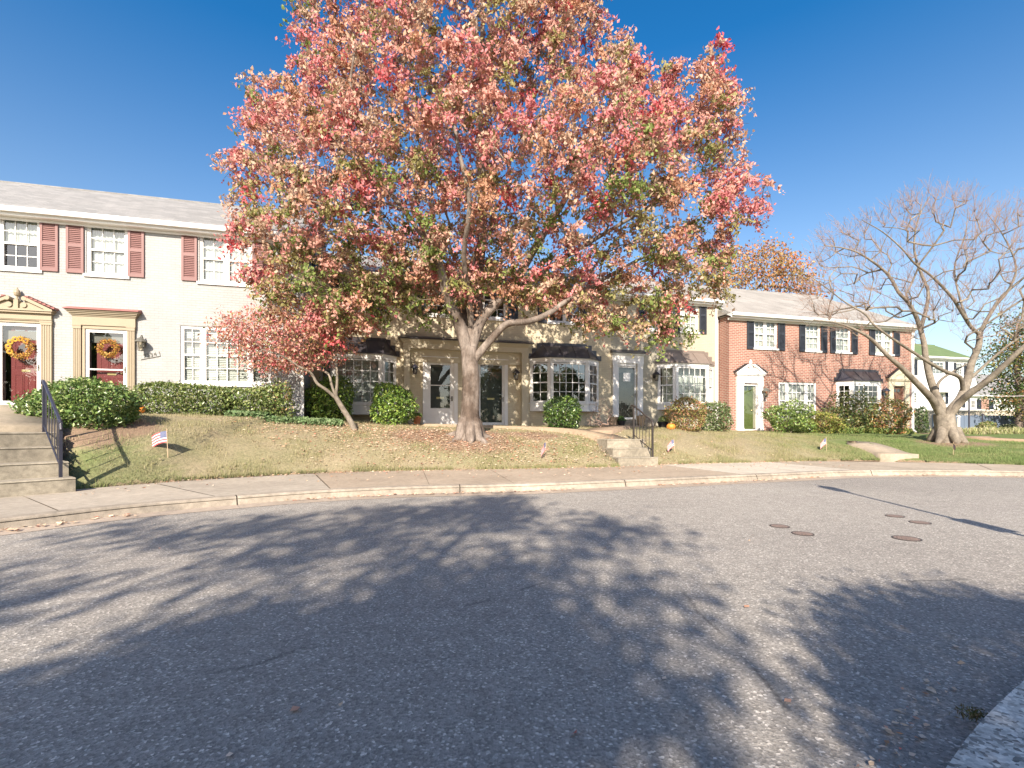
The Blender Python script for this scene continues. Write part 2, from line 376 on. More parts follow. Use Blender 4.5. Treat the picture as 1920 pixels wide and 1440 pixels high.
def Yw(X):
    if X < -6.6: return 16.6+T15*X
    if X < 9.1: return 18.6+T15*X
    if X < 17.4: return 17.9+T15*X
    return 22.6
ZW = [(-20, 1.58), (-12, 1.56), (-7, 1.42), (-4, 1.24), (0, 1.16), (5, 1.17), (9, .98), (12, .93), (18, .84), (26, .9), (40, 1.0)]
def G(X, Y):
    yb = Yb(X); t = (Y-yb)/max(2.0, Yw(X)-yb); t = min(max(t, 0), 1)
    p = 3.0 if X < 6 else (2.4 if X < 12 else 1.9)
    zw = interp(max(min(X, 40), -20), ZW)
    return SW+.02+(zw-SW-.02)*(1-(1-t)**p)
def gp(px, py):     # photo pixel -> point on the lawn
    tx = (px-CX)/F; Y = 4.0
    while Y < 45:
        X = tx*Y
        if Y > Yb(X) and G(X, Y) >= EYE-(py-HY)/F*Y: return (X, Y, G(X, Y))
        Y += .02
    return (tx*18, 18, G(tx*18, 18))

# ------------------------------------------------------------------ ground pieces
def struct(o): o['kind'] = 'structure'; return o
def strip(name, A, B, za, zb, mat, panel=None, gap=0, base=(1, 1, 1), var=.06, thick=.12):
    """ribbon between two polylines (same count), optionally cut in panels with a tint each"""
    V, Fc, Cc = [], [], []
    def tint():
        k = 1+random.uniform(-var, var); return (base[0]*k, base[1]*k, base[2]*k)
    c = tint(); acc = 0; start = True
    n = len(A)
    for i in range(n-1):
        if panel and acc >= panel: acc = 0; c = tint(); start = True
        L = math.dist(A[i], A[i+1]); t0 = gap/L if (start and panel) else 0; start = False
        a0 = tuple(A[i][k]+(A[i+1][k]-A[i][k])*t0 for k in (0, 1)); b0 = tuple(B[i][k]+(B[i+1][k]-B[i][k])*t0 for k in (0, 1))
        k = len(V)
        V += [(*a0, za), (*A[i+1], za), (*B[i+1], zb), (*b0, zb)]
        Fc.append((k, k+1, k+2, k+3)); Cc += [c]*4; acc += L
    return struct(raw_mesh(name, V, Fc, 4, mat, col=Cc))
# road: one sheet reaching far out, just under everything
mb = MB(); mb.box(-80, -80, -.3, 90, 60, 0); struct(mb.build('road', m_asphalt))
strip('gutter_pan', EDGE, KF, .004, .010, m_gutter, 3.0, .008)
def kerb():
    V, Fc, Cc = [], [], []; acc = 9; c = (1, 1, 1)
    prof = [(KF, .008), (KT, SW-.015), (offset(EDGE, .40), SW), (KB, SW+.002)]
    for i in range(len(EDGE)-1):
        g = 0
        if acc > 3.0: acc = 0; k = 1+random.uniform(-.08, .08); c = (k, k, k); g = .015
        L = math.dist(EDGE[i], EDGE[i+1]); t = g/L; acc += L
        for (P, z), (Q, y) in zip(prof, prof[1:]):
            p0 = tuple(P[i][k]+(P[i+1][k]-P[i][k])*t for k in (0, 1)); q0 = tuple(Q[i][k]+(Q[i+1][k]-Q[i][k])*t for k in (0, 1))
            k = len(V); V += [(*p0, z), (*P[i+1], z), (*Q[i+1], y), (*q0, y)]; Fc.append((k, k+1, k+2, k+3)); Cc += [c]*4
    struct(raw_mesh('kerb', V, Fc, 4, m_kerb, col=Cc))
kerb()
# dark bed under the pavement joints
strip('pavement_bed', offset(EDGE, .36), offset(EDGE, 3.4), SW-.035, SW-.035, m_kerb, None, 0, (.28, .26, .24), 0)
# pavement: from kerb back to the lawn edge
def pavement():
    V, Fc, Cc = [], [], []; acc = 0; c = (1, 1, 1); st = True
    KA = KB
    back = []
    for p in KA:
        j = min(range(len(BACK)), key=lambda q: (BACK[q][0]-p[0])**2+(BACK[q][1]-p[1])**2); back.append(BACK[j])
    # smooth so that joints run square
    back = [(sum(back[max(0, min(len(back)-1, i+k))][0] for k in range(-4, 5))/9, sum(back[max(0, min(len(back)-1, i+k))][1] for k in range(-4, 5))/9) for i in range(len(back))]
    for i in range(len(KA)-1):
        L = math.dist(KA[i], KA[i+1]); X = KA[i][0]
        if acc >= 1.5: acc = 0; st = True
        g = (.016 if X < -2.5 or X > 4.5 else .007)/L if st else 0
        if st:
            k = 1+random.uniform(-.05, .05); c = (k, k, k)
            if X > -3.2: c = (k*.97, k*.90, k*.84)
            if 4.9 < X < 6.7: c = (1.3, 1.32, 1.32)
            elif X >= 6.7: c = (k*.97, k*.93, k*.88)
        st = False; acc += L
        lp = lambda P, t: (P[i][0]+(P[i+1][0]-P[i][0])*t, P[i][1]+(P[i+1][1]-P[i][1])*t)
        a0, b0 = lp(KA, g), lp(back, g); a1, b1 = KA[i+1], back[i+1]
        for q in range(4):
            t0, t1 = q/4, (q+1)/4
            m = lambda a, b, t: (a[0]+(b[0]-a[0])*t, a[1]+(b[1]-a[1])*t, SW+t*.012)
            k = len(V); V += [m(a0, b0, t0), m(a1, b1, t0), m(a1, b1, t1), m(a0, b0, t1)]; Fc.append((k, k+1, k+2, k+3)); Cc += [c]*4
    struct(raw_mesh('pavement', V, Fc, 4, m_conc, col=Cc)); return back
PB = pavement()

TREE = gp(880, 822); BARE = gp(1775, 829); SMALL = gp(664, 806)
spots = [(TREE[0], TREE[1], 1.7), (BARE[0], BARE[1]-.2, 1.3), (gp(235, 800)[0], gp(235, 800)[1], .8), (gp(160, 812)[0], gp(160, 812)[1], .8), (gp(800, 815)[0], gp(800, 815)[1], 1.3), (gp(1000, 815)[0], gp(1000, 815)[1], 1.0)]
def dirt(X, Y):
    d = 0
    for x, y, r in spots: d = max(d, 1.25-math.hypot(X-x, (Y-y)*1.1)/r)
    d = max(d, 1.2-(Yw(X)-Y)/1.6 if Yw(X) > Y else .0)
    d = max(d, .62-(Y-Yb(X))/.35)
    if Y > Yb(X) and X > -7 and X < 3: d = max(d, .30)
    return max(0, min(1, d))
def green(X, Y):
    g = .08
    if X > 8: g = .08+min(.5, (X-8)*.11)
    if -7.6 < X < -6.0 and Y < 9.2: g = .3
    if 1.0 < X < 3 : g = .16
    return g
def lawn():
    xs = list(np.arange(-24, 21.6, .18)) + [22.5, 24, 26, 28, 31, 35, 40, 46, 55, 70, 90]
    offs = [0, .05, .12, .2, .3, .42, .55] + list(np.arange(.7, 8, .2)) + list(np.arange(8, 16, .8)) + [18, 21, 25, 30, 40, 60, 90]
    V, Cc = [], []
    r = random.Random(3); e1_ = Vector((math.cos(R(53)), math.sin(R(53)))); cuts = [(flat(1160, 875, SW), Vector((C15, S15)), 1.14, 1.2), (tuple(Vector(flat(142, 923, SW))-e1_*2.2), e1_, 2.2, 2.45)]
    for X in xs:
        yb = Yb(X) if X < 21.6 else -8
        for k, o in enumerate(offs):
            Y = yb+o; z = G(X, Y) if X < 22 else interp(min(X, 40), ZW)
            z += r.uniform(-.012, .012)*(1 if k > 1 else 0) + (.02*math.sin(X*2.3+Y*1.7)*math.sin(Y*2.9-X) if k > 3 else 0)
            if k == 0: z = SW-.03
            for (ox, oy), e_, w_, d_ in cuts:
                a_, b_ = (X-ox)*e_.x+(Y-oy)*e_.y, -(X-ox)*e_.y+(Y-oy)*e_.x
                if -.04 < a_ < w_+.04 and -.35 < b_ < d_: z = min(z, SW-.02)
            if Y > 27 and X > 15: z = min(z, .95)
            V.append((X, Y, z)); Cc.append((dirt(X, Y), green(X, Y), 0))
    n = len(offs); Fc = [(i*n+j, (i+1)*n+j, (i+1)*n+j+1, i*n+j+1) for i in range(len(xs)-1) for j in range(n-1)]
    struct(raw_mesh('lawn', V, Fc, 4, m_lawn, col=Cc, smooth=True))
lawn()
# near pavement where the photographer stands
npts = [(-9, -6.2), (-3.2, -1.7), (-.2, .38), (.6, .95), (1.316, 1.46), (1.49, 1.585), (1.662, 1.70), (1.86, 1.825), (2.075, 1.955), (2.6, 2.28), (3.4, 2.85), (4.4, 3.75), (7.0, 5.0), (10.5, 4.6), (13, 2.5), (14, -2)]
NP = npts
mb = MB(); mb.slab(NP+[(14, -8), (-9, -8)], 0, SW); o = struct(mb.build('near_pavement', m_near))
a = o.data.color_attributes.new('tint', 'FLOAT_COLOR', 'POINT'); a.data.foreach_set('color', [1.0]*4*len(o.data.vertices))
mb = MB(); mb.box(-30, -40, -.02, 30, -8, SW+.05); o = struct(mb.build('far_verge', m_lawn))
a = o.data.color_attributes.new('tint', 'FLOAT_COLOR', 'POINT'); a.data.foreach_set('color', [0.1, .3, 0, 1]*len(o.data.vertices))

def white_tint(o):
    a = o.data.color_attributes.new('tint', 'FLOAT_COLOR', 'POINT'); a.data.foreach_set('color', [1.0]*4*len(o.data.vertices)); return o
# front paths
def path(name, pts, wdt, mat, lift=.03, tint=(1, 1, 1), zmin=0):
    P = [(p.x, p.y) for p in smooth(pts, 6)]; P = resample(P, .3); A, B = offset(P, wdt/2), offset(P, -wdt/2)
    V, Fc = [], []
    for i, (a, b) in enumerate(zip(A, B)):
        z = [max(zmin, (max(G(*q) for q in (a, b, P[i])) if not zmin else G(*P[i]))+lift)]*2
        V += [(*a, z[0]), (*b, z[1]), (*a, z[0]-.4), (*b, z[1]-.4)]
        if i:
            k = 4*i; Fc += [(k-4, k, k+1, k-3), (k-4, k-2, k+2, k), (k-3, k+1, k+3, k-1)]
    k = len(V)-4; Fc += [(0, 1, 3, 2), (k, k+2, k+3, k+1)]
    o = raw_mesh(name, V, Fc, 4, mat, col=[tint]*len(V)); return struct(o)
S0 = flat(1160, 875, SW)          # foot of the middle steps, front left corner
E15 = Vector((C15, S15)); N15 = Vector((-S15, C15))
stop = Vector(S0) + N15*1.1 + E15*.57
path('front_path', [tuple(stop-N15*.15), tuple(stop+N15*1.0), tuple(stop+N15*2.2-E15*.9), (-.4, 16.1), (-2.9, 15.9)], 1.05, m_conc, .035, (.82, .72, .62))
path('door_path', [tuple(stop+N15*1.5), (3.4, 16.5), (4.5, 18.6)], .95, m_conc, .03, (.8, .68, .6))
q = gp(1585, 829)
path('side_path', [(11.62, 14.5), (11.75, 15.3), (11.7, 16.6), (q[0], q[1])], 1.0, m_conc, .03, (.98, .93, .86), .33)
q = [gp(1815, 820), gp(1860, 824), (18.5, 15.2), (22, 13.5)]
path('far_path', [(p[0], p[1]) for p in q], 1.0, m_conc, .04, (.9, .72, .6))

# ------------------------------------------------------------------ steps with handrails
def rail(root, low, high, n=6, h=.86, mat=m_iron, r=.017):
    """iron handrail from the low foot to the high foot; both are points on the steps in local space"""
    low, high = Vector(low), Vector(high); up = Vector((0, 0, 1))
    s = .021
    for p in (low, high): mb = MB(); mb.box(p.x-s, p.y-s, p.z, p.x+s, p.y+s, p.z+h); mb.build('rail_post', mat, root)
    mb = MB(); d = (high-low)
    mb.tube([low+up*(h-.12)-Vector((d.x, d.y, 0)).normalized()*.035, low+up*(h-.02), low+up*(h+.005)+d*.03, high+up*(h+.005), high+up*(h+.02)+Vector((d.x, d.y, 0)).normalized()*.09, high+up*(h-.03)+Vector((d.x, d.y, 0)).normalized()*.12], .024, 8)
    mb.build('handrail', mat, root)
    mb = MB(); mb.tube([low+up*.16, high+up*.12], .014, 6); mb.build('lower_rail', mat, root)
    mb = MB()
    for i in range(1, n):
        t = i/n; p = low.lerp(high, t); mb.tube([p+up*(.16-.04*t), p+up*(h)], .0085, 6)
    mb.build('baluster', mat, root)
def steps(loc, rz, width, n, rise, tread, z0, back, label, group):
    r = empty('concrete_steps', (loc[0], loc[1], 0), rz, label, 'steps', group)
    for i in range(n):
        mb = MB(); y0 = i*tread; zt = z0+rise*(i+1)
        y1 = back if i == n-1 else (i+1)*tread+.05
        ins = .006*i
        wz = z0-.1 if i == 0 else z0+rise*i-.01
        b = .02
        mb.hexa([(ins, y0+.012, wz), (width-ins, y0+.012, wz), (width-ins, y1, z0-.1), (ins, y1, z0-.1)] + [(ins, y0+.012, zt-b), (width-ins, y0+.012, zt-b), (width-ins, y1, zt-b), (ins, y1, zt-b)])
        mb.hexa([(ins-.004, y0, zt-b-.001), (width-ins+.004, y0, zt-b-.001), (width-ins+.004, y1, zt-b-.001), (ins-.004, y1, zt-b-.001), (ins+.006, y0+.012, zt), (width-ins-.006, y0+.012, zt), (width-ins-.006, y1, zt), (ins+.006, y1, zt)])
        white_tint(mb.build('step', m_step, r))
    return r
# left steps: the right front foot is at photo pixel (142,924)
ANG = R(53)
fr = Vector(flat(142, 923, SW)); ex = Vector((math.cos(ANG), math.sin(ANG))); wl = 2.2
o = fr - ex*wl
ls = steps(o, ANG, wl, 4, .232, .40, SW, 2.55, 'four wide concrete steps with a black iron railing up to the red doors', 'concrete steps from pavement to doors')
rail(ls, (wl-.14, .2, SW+.232), (wl-.14, 1.40, SW+.928), 6)
# landing in front of the white house doors
# middle steps
ms = steps(S0, R(15), 1.14, 3, .226, .33, SW, 1.3, 'three pale concrete steps with a thin dark railing in the middle of the lawn', 'concrete steps from pavement to doors')
rail(ms, (1.03, .1, SW+.226), (.98, 1.0, SW+.678), 6, .93, m_ironb)
up_ = Vector((-ex.y, ex.x))
path('door_walk', [tuple(fr-ex*.9+up_*1.9), (-10.6, 10.4), (-12.35, 12.6)], 2.0, m_conc, .035, (.92, .88, .8))

# ------------------------------------------------------------------ houses
class House:
    def __init__(s, Y0, zb, label, group='terraced houses in a row', name='row_house'):
        s.Y0 = Y0; s.zb = zb; s.root = empty(name, (0, Y0, 0), R(15), label, 'house', group); s.open = []
    def pt(s, px, py, v=0):
        tx = (px-CX)/F; Y = (s.Y0+v/C15)/(1-T15*tx); X = tx*Y
        return X*C15+(Y-s.Y0)*S15, EYE+(HY-py)*Y/F
    def u(s, px, v=0): return s.pt(px, 800, v)[0]
    def rect(s, px0, px1, py0, py1, v=0):
        pm = (px0+px1)/2; return s.u(px0, v), s.u(px1, v), s.pt(pm, py1, v)[1], s.pt(pm, py0, v)[1]
    def add(s, mb, name, mat, parent=None, smooth=False): return mb.build(name, mat, parent or s.root, smooth)
    def walls(s, u0, u1, z1, mat, depth=9.0, name='wall', reveal=.11):
        us = sorted({u0, u1, *[o[0] for o in s.open], *[o[1] for o in s.open]}); zs = sorted({s.zb, z1, *[o[2] for o in s.open], *[o[3] for o in s.open]})
        us = [a for a in us if u0 <= a <= u1]; zs = [a for a in zs if s.zb <= a <= z1]
        mb = MB()
        for a, b in zip(us, us[1:]):
            for c, d in zip(zs, zs[1:]):
                m, n = (a+b)/2, (c+d)/2
                if any(o[0] < m < o[1] and o[2] < n < o[3] for o in s.open): continue
                mb.quad((a, 0, c), (b, 0, c), (b, 0, d), (a, 0, d))
        for a, b, c, d in s.open:
            mb.quad((a, 0, c), (a, 0, d), (a, reveal, d), (a, reveal, c)); mb.quad((b, 0, d), (b, 0, c), (b, reveal, c), (b, reveal, d))
            mb.quad((a, 0, d), (b, 0, d), (b, reveal, d), (a, reveal, d)); mb.quad((b, 0, c), (a, 0, c), (a, reveal, c), (b, reveal, c))
        mb.quad((u1, 0, s.zb), (u1, depth, s.zb), (u1, depth, z1), (u1, 0, z1)); mb.quad((u0, depth, s.zb), (u0, 0, s.zb), (u0, 0, z1), (u0, depth, z1))
        mb.quad((u1, depth, s.zb), (u0, depth, s.zb), (u0, depth, z1), (u1, depth, z1))
        o = s.add(mb, name, mat)
        mb = MB(); mb.quad((u0+.01, 1.6, s.zb), (u1-.01, 1.6, s.zb), (u1-.01, 1.6, z1), (u0+.01, 1.6, z1))
        zm = (s.zb+z1)/2+.1; mb.box(u0+.01, .12, zm-.12, u1-.01, 1.59, zm+.12)
        s.add(mb, 'interior_wall', m_inside); return o
    # a glazed panel in the plane p0 -> p1
    def panel(s, fr, gl, p0, p1, z0, z1, cols, rows, split=False, bd=.045, n=0, t=.03, mw=.022):
        L = math.dist(p0, p1)
        fr.obox(p0, p1, 0, bd, n-t, n+t, z0, z1); fr.obox(p0, p1, L-bd, L, n-t, n+t, z0, z1)
        fr.obox(p0, p1, bd, L-bd, n-t, n+t, z0, z0+bd*1.2); fr.obox(p0, p1, bd, L-bd, n-t, n+t, z1-bd, z1)
        a0, a1, b0, b1 = bd, L-bd, z0+bd*1.2, z1-bd
        parts = [(b0, b1, n, rows)]
        if split:
            zm = (z0+z1)/2; fr.obox(p0, p1, bd, L-bd, n-t-.03, n+t*.6, zm-.025, zm+.025)
            parts = [(b0, zm-.025, n-.032, rows), (zm+.025, b1, n, rows)]
        for c0, c1, nn, rw in parts:
            for i in range(1, cols):
                a = a0+(a1-a0)*i/cols; fr.obox(p0, p1, a-mw/2, a+mw/2, nn-.008, nn+.012, c0, c1)
            for j in range(1, rw):
                z = c0+(c1-c0)*j/rw; fr.obox(p0, p1, a0, a1, nn-.007, nn+.013, z-mw/2, z+mw/2)
            dx, dy = (p1[0]-p0[0])/L, (p1[1]-p0[1])/L; q = lambda a: (p0[0]+dx*a+dy*(nn-.004), p0[1]+dy*a-dx*(nn-.004))
            A, B = q(a0-.005), q(a1+.005); gl.quad((*A, c0), (*B, c0), (*B, c1), (*A, c1))
    def blinds(s, kind, u0, u1, z0, z1, v, parent, drop=1.0):
        if not kind: return
        mb = MB()
        if kind == 'blind':
            zz = z1-(z1-z0)*drop; k = max(6, int((z1-zz)/.05))
            for i in range(k):
                z = zz+(z1-zz)*(i+.5)/k; h = .0225
                mb.hexa([(u0, v-.012, z-h), (u1, v-.012, z-h), (u1, v-.010, z-h), (u0, v-.010, z-h), (u0, v+.012, z+h), (u1, v+.012, z+h), (u1, v+.014, z+h), (u0, v+.014, z+h)])
            for a in (.2, .5, .8): mb.box(u0+(u1-u0)*a-.006, v-.02, zz, u0+(u1-u0)*a+.006, v-.017, z1)
            s.add(mb, 'blind', m_blind, parent)
        else:
            n = max(8, int((u1-u0)/.05)); zz = z1-(z1-z0)*drop
            for i in range(n):
                a, b = u0+(u1-u0)*i/n, u0+(u1-u0)*(i+1)/n; d0 = .015*(-1)**i
                mb.quad((a, v+d0, zz), (b, v-d0, zz), (b, v-d0, z1), (a, v+d0, z1))
            s.add(mb, 'curtain', m_curtain, parent)
    def window(s, px0, px1, py0, py1, units, sill=True, blind='blind', drop=1.0, trim=m_white, zz=None, label=None, glass=m_glass):
        """units: list of (fraction width, cols, rows, split)"""
        u0, u1, z0, z1 = s.rect(px0, px1, py0, py1)
        if zz: z0, z1 = zz
        s.open.append((u0, u1, z0, z1)); fr, gl = MB(), MB(); c = .04
        fr.box(u0+.001, .03, z0+.001, u0+c, .10, z1-.001); fr.box(u1-c, .03, z0+.001, u1-.001, .10, z1-.001); fr.box(u0+c, .03, z1-c, u1-c, .10, z1-.001); fr.box(u0+c, .03, z0+.001, u1-c, .10, z0+c*.8)
        a = u0+c; tot = sum(x[0] for x in units); W = u1-u0-2*c
        for i, (f, co_, ro, sp) in enumerate(units):
            b = a+W*f/tot; m = .035 if len(units) > 1 else 0
            s.panel(fr, gl, (a+(m if i else 0), .07), (b-(m if i < len(units)-1 else 0), .07), z0+c*.8, z1-c, co_, ro, sp)
            if i: fr.box(a-.036, .025, z0+c*.8, a+.036, .10, z1-c)
            a = b
        wdw = s.add(fr, 'window', trim)
        if label: wdw['label'] = label
        s.add(gl, 'window_pane', glass, wdw)
        if sill:
            mb = MB(); mb.box(u0-.06, -.05, z0-.075, u1+.06, .09, z0+.002); s.add(mb, 'window_sill', trim, wdw)
        s.blinds(blind, u0+c, u1-c, z0+c, z1-c, .135, wdw, drop)
        return wdw
    def shutter(s, px0, px1, zz, mat=m_maroon, slats=True, name='shutter'):
        u0, u1 = s.u(px0), s.u(px1); z0, z1 = zz; mb = MB(); b = min(.06, (u1-u0)*.2); y0, y1 = -.045, -.004
        mb.box(u0, y0, z0, u0+b, y1, z1); mb.box(u1-b, y0, z0, u1, y1, z1)
        zm = z0+(z1-z0)*.52
        for a, c in ((z0, z0+.10), (zm-.045, zm+.045), (z1-.08, z1)): mb.box(u0+b, y0+.001, a, u1-b, y1-.001, c)
        for a, c in ((z0+.10, zm-.045), (zm+.045, z1-.08)):
            k = max(5, int((c-a)/.05))
            for i in range(k):
                z = a+(c-a)*(i+.5)/k; h = (c-a)/k*.42
                mb.hexa([(u0+b, y0+.006, z-h), (u1-b, y0+.006, z-h), (u1-b, y0+.012, z-h), (u0+b, y0+.012, z-h), (u0+b, y1-.012, z+h), (u1-b, y1-.012, z+h), (u1-b, y1-.004, z+h), (u0+b, y1-.004, z+h)])
        mb.box(u0+b, y1-.004, z0+.05, u1-b, y1-.0005, z1-.05)
        s.add(mb, name, mat)
    def gutter(s, u0, u1, zt, mat=m_white):
        mb = MB(); k = .13
        pr = [(-.33, zt-.005), (-.35, zt-.005), (-.355, zt-.05), (-.33, zt-k), (-.235, zt-k), (-.235, zt-.005), (-.25, zt-.005), (-.25, zt-k+.015), (-.325, zt-k+.015)]
        n = len(mb.v)
        for u in (u0, u1): mb.v += [(u, y, z) for y, z in pr]
        L = len(pr)
        for i in range(L):
            j = (i+1) % L; mb.f.append((i, j, L+j, L+i)); mb.m.append(0)
        mb.f.append(tuple(range(L))); mb.f.append(tuple(range(2*L-1, L-1, -1))); mb.m += [0, 0]
        s.add(mb, 'gutter', mat)
        mb = MB(); mb.box(u0+.01, -.232, zt-.20, u1-.01, -.20, zt-.012); mb.box(u0+.01, -.20, zt-.20, u1-.01, 0.0, zt-.185); mb.box(u0+.01, -.06, zt-.27, u1-.01, -.002, zt-.201)
        s.add(mb, 'fascia', mat)
    def roof(s, u0, u1, ze, zr, mat, rv=4.5, hipr=None, over=.06):
        mb = MB(); v0 = -.27; ur = hipr if hipr is not None else u1
        top = [(u0, v0, ze), (u1, v0, ze), (ur, rv, zr), (u0, rv, zr)]
        mb.poly(top); mb.poly([(u1, 2*rv-v0, ze), (u0, 2*rv-v0, ze), (u0, rv, zr), (ur, rv, zr)])
        if hipr is not None: mb.poly([(u1, v0, ze), (u1, 2*rv-v0, ze), (ur, rv, zr)])
        else: mb.poly([(u1, v0, ze), (u1, 2*rv-v0, ze), (u1, rv, zr)])
        mb.poly([(u0, v0, ze), (u0, rv, zr), (u0, 2*rv-v0, ze)])
        t = .05
        mb.poly([(u0, v0, ze-t), (u0, 2*rv-v0, ze-t), (u1, 2*rv-v0, ze-t), (u1, v0, ze-t)])
        mb.poly([(u0, v0, ze-t), (u1, v0, ze-t), (u1, v0, ze), (u0, v0, ze)])
        rf = s.add(mb, 'roof', mat)
        mb = MB(); mb.tube([(u0, rv, zr+.0), (ur, rv, zr+.0)], .05, 6); s.add(mb, 'ridge_cap', m_shingle if mat != m_greenroof else mat, rf)
        return rf
    def downspout(s, px, z0, z1, v=-.06, mat=m_white, w=.085):
        u = s.u(px, v); mb = MB(); mb.box(u-w/2, v-.03, z0, u+w/2, v+.035, z1-.25)
        mb.hexa([(u-w/2, v-.03, z1-.252), (u+w/2, v-.03, z1-.252), (u+w/2, v+.035, z1-.252), (u-w/2, v+.035, z1-.252), (u-w/2, v-.23, z1), (u+w/2, v-.23, z1), (u+w/2, v-.165, z1), (u-w/2, v-.165, z1)])
        mb.hexa([(u-w/2, v-.16, z0-.1), (u+w/2, v-.16, z0-.1), (u+w/2, v-.10, z0-.14), (u-w/2, v-.10, z0-.14), (u-w/2, v-.03, z0+.03), (u+w/2, v-.03, z0+.03), (u+w/2, v+.035, z0), (u-w/2, v+.035, z0)])
        for z in (z0+.6, (z0+z1)/2, z1-.8): mb.box(u-w/2-.008, v-.036, z, u+w/2+.008, v+.04, z+.03)
        s.add(mb, 'downspout', mat)
    def lantern(s, px, py, mat=m_pewter, sc=1.0, drop=False, label=None):
        u, z = s.pt(px, py, -.18); mb = MB(); v = -.18
        mb.lathe([(.004, .21*sc), (.012*sc, .185*sc), (.03*sc, .17*sc), (.07*sc, .14*sc), (.125*sc, .075*sc), (.13*sc, .062*sc), (.10*sc, .06*sc)], u, v, z, 12)
        mb.lathe([(.055*sc, -.155*sc), (.06*sc, -.145*sc), (.058*sc, -.135*sc)], u, v, z, 6)
        for k in range(6):
            a = math.pi/3*k+.3; mb.tube([(u+.056*sc*math.cos(a), v+.056*sc*math.sin(a), z-.14*sc), (u+.09*sc*math.cos(a), v+.09*sc*math.sin(a), z+.06*sc)], .005*sc, 4)
        mb.tube([(u, v, z+.20*sc), (u, v+.06, z+.24*sc), (u, v+.13, z+.17*sc), (u, v+.172, z+.06*sc)], .011*sc, 6)
        mb.box(u-.05*sc, v+.165, z-.05*sc, u+.05*sc, v+.177, z+.13*sc)
        l = s.add(mb, 'wall_lantern', mat)
        if label: l['label'] = label
        mb = MB(); mb.lathe([(.05*sc, -.135*sc), (.082*sc, .058*sc)], u, v, z, 6); s.add(mb, 'lantern_glass', m_lampglass, l)
        mb = MB(); mb.lathe([(.005, -.1*sc), (.022*sc, -.08*sc), (.025*sc, -.03*sc), (.008, .0)], u, v, z, 8); s.add(mb, 'bulb', m_bulb, l)
    def number(s, txt, px, py, size, mat, slope, bar=True):
        u, z = s.pt(px, py, -.012)
        c = bpy.data.curves.new('house_number', 'FONT'); c.body = txt; c.size = size; c.extrude = .006; c.align_x = 'CENTER'; c.align_y = 'CENTER'; c.space_character = 1.25
        t_o = bpy.data.objects.new('tmp', c); COL.objects.link(t_o); bpy.context.view_layer.update(); me = bpy.data.meshes.new_from_object(t_o.evaluated_get(bpy.context.evaluated_depsgraph_get())); bpy.data.objects.remove(t_o); me.materials.clear(); o = link_mesh('house_number', me, mat, s.root)
        o.location = (u, -.014, z); o.rotation_euler = (R(90), 0, 0); o.rotation_euler = (Matrix.Rotation(R(90), 4, 'X') @ Matrix.Rotation(slope, 4, 'Z')).to_euler()
        if bar:
            mb = MB(); L = size*1.75; cs, sn = math.cos(slope), math.sin(slope)
            P = lambda a, b: (u+a*cs-b*sn, -.015, z+a*sn+b*cs)
            mb.tube([P(-L, -size*.55), P(L, -size*.55), P(L*1.02, size*.35)], .008, 6); s.add(mb, 'number_bar', mat)
    def bay(s, a0, a1, f0, f1, ytop, ybot, ybase, yroof, ridge, ncol, nrow, mat_trim, mat_roof, sidecols=2, blind=None, dep=.48, steps_=3, sidesplit=True, label=None):
        """a0,a1: pixel ends on the wall; f0,f1: pixel ends of the flat front (at depth dep)"""
        v = -dep; U0, U1 = s.u(a0), s.u(a1); A, B = s.u(f0, v), s.u(f1, v); pm = (f0+f1)/2
        zt, zb, zbase = s.pt(pm, ytop, v)[1], s.pt(pm, ybot, v)[1], s.pt(pm, ybase, v)[1]; zr0 = s.pt(pm, yroof, v)[1]; zr1 = s.pt(pm, ridge, -.03)[1]
        fr, gl = MB(), MB()
        segs = [((U0, -.002), (A, v), sidecols, 2, sidesplit), ((A, v), (B, v), ncol, nrow, False), ((B, v), (U1, -.002), sidecols, 2, sidesplit)]
        for p0, p1, c, r, sp in segs:
            L = math.dist(p0, p1); pw = .075
            fr.obox(p0, p1, 0, pw, -.05, .03, zb, zt); fr.obox(p0, p1, L-pw, L, -.05, .03, zb, zt)
            d = ((p1[0]-p0[0])/L, (p1[1]-p0[1])/L)
            q0 = (p0[0]+d[0]*pw, p0[1]+d[1]*pw); q1 = (p1[0]-d[0]*pw, p1[1]-d[1]*pw)
            s.panel(fr, gl, q0, q1, zb+.02, zt-.02, c, r, sp, .04)
            fr.obox(p0, p1, 0, L, -.03, .005, zb-.001, zb+.03)
        ring = [(U0, -.001), (A, v), (B, v), (U1, -.001)]
        def grow(k): return [(U0-k, -.001), (A-k*.6, v-k), (B+k*.6, v-k), (U1+k, -.001)]
        fr.slab(grow(.04), zt, zr0-.03); fr.slab(grow(.075), zr0-.028, zr0)        # head boards
        fr.slab(grow(.06), zb-.05, zb-.001); fr.slab(grow(.015), zbase+.03, zb-.052); fr.slab(grow(.035), zbase, zbase+.028)
        b = s.add(fr, 'bay_window', mat_trim)
        if label: b['label'] = label
        s.add(gl, 'window_pane', m_glass if blind else m_glassr, b)
        s.open.append((U0+.12, U1-.12, zb+.05, zt-.05))
        # hipped metal roof
        mb = MB(); g = grow(.10); ins = (A-U0)*.75; r0, r1 = U0+ins, U1-ins
        z = zr0+.012
        E = [(*p, z) for p in g]; Tl, Tr = (r0, -.001, zr1), (r1, -.001, zr1)
        mb.poly([E[1], E[2], Tr, Tl]); mb.poly([E[0], E[1], Tl]); mb.poly([E[2], E[3], Tr])
        mb.poly([E[3], E[2], E[1], E[0]])
        for a, b2 in zip(E, E[1:]): mb.poly([(a[0], a[1], z-.03), (b2[0], b2[1], z-.03), b2, a])
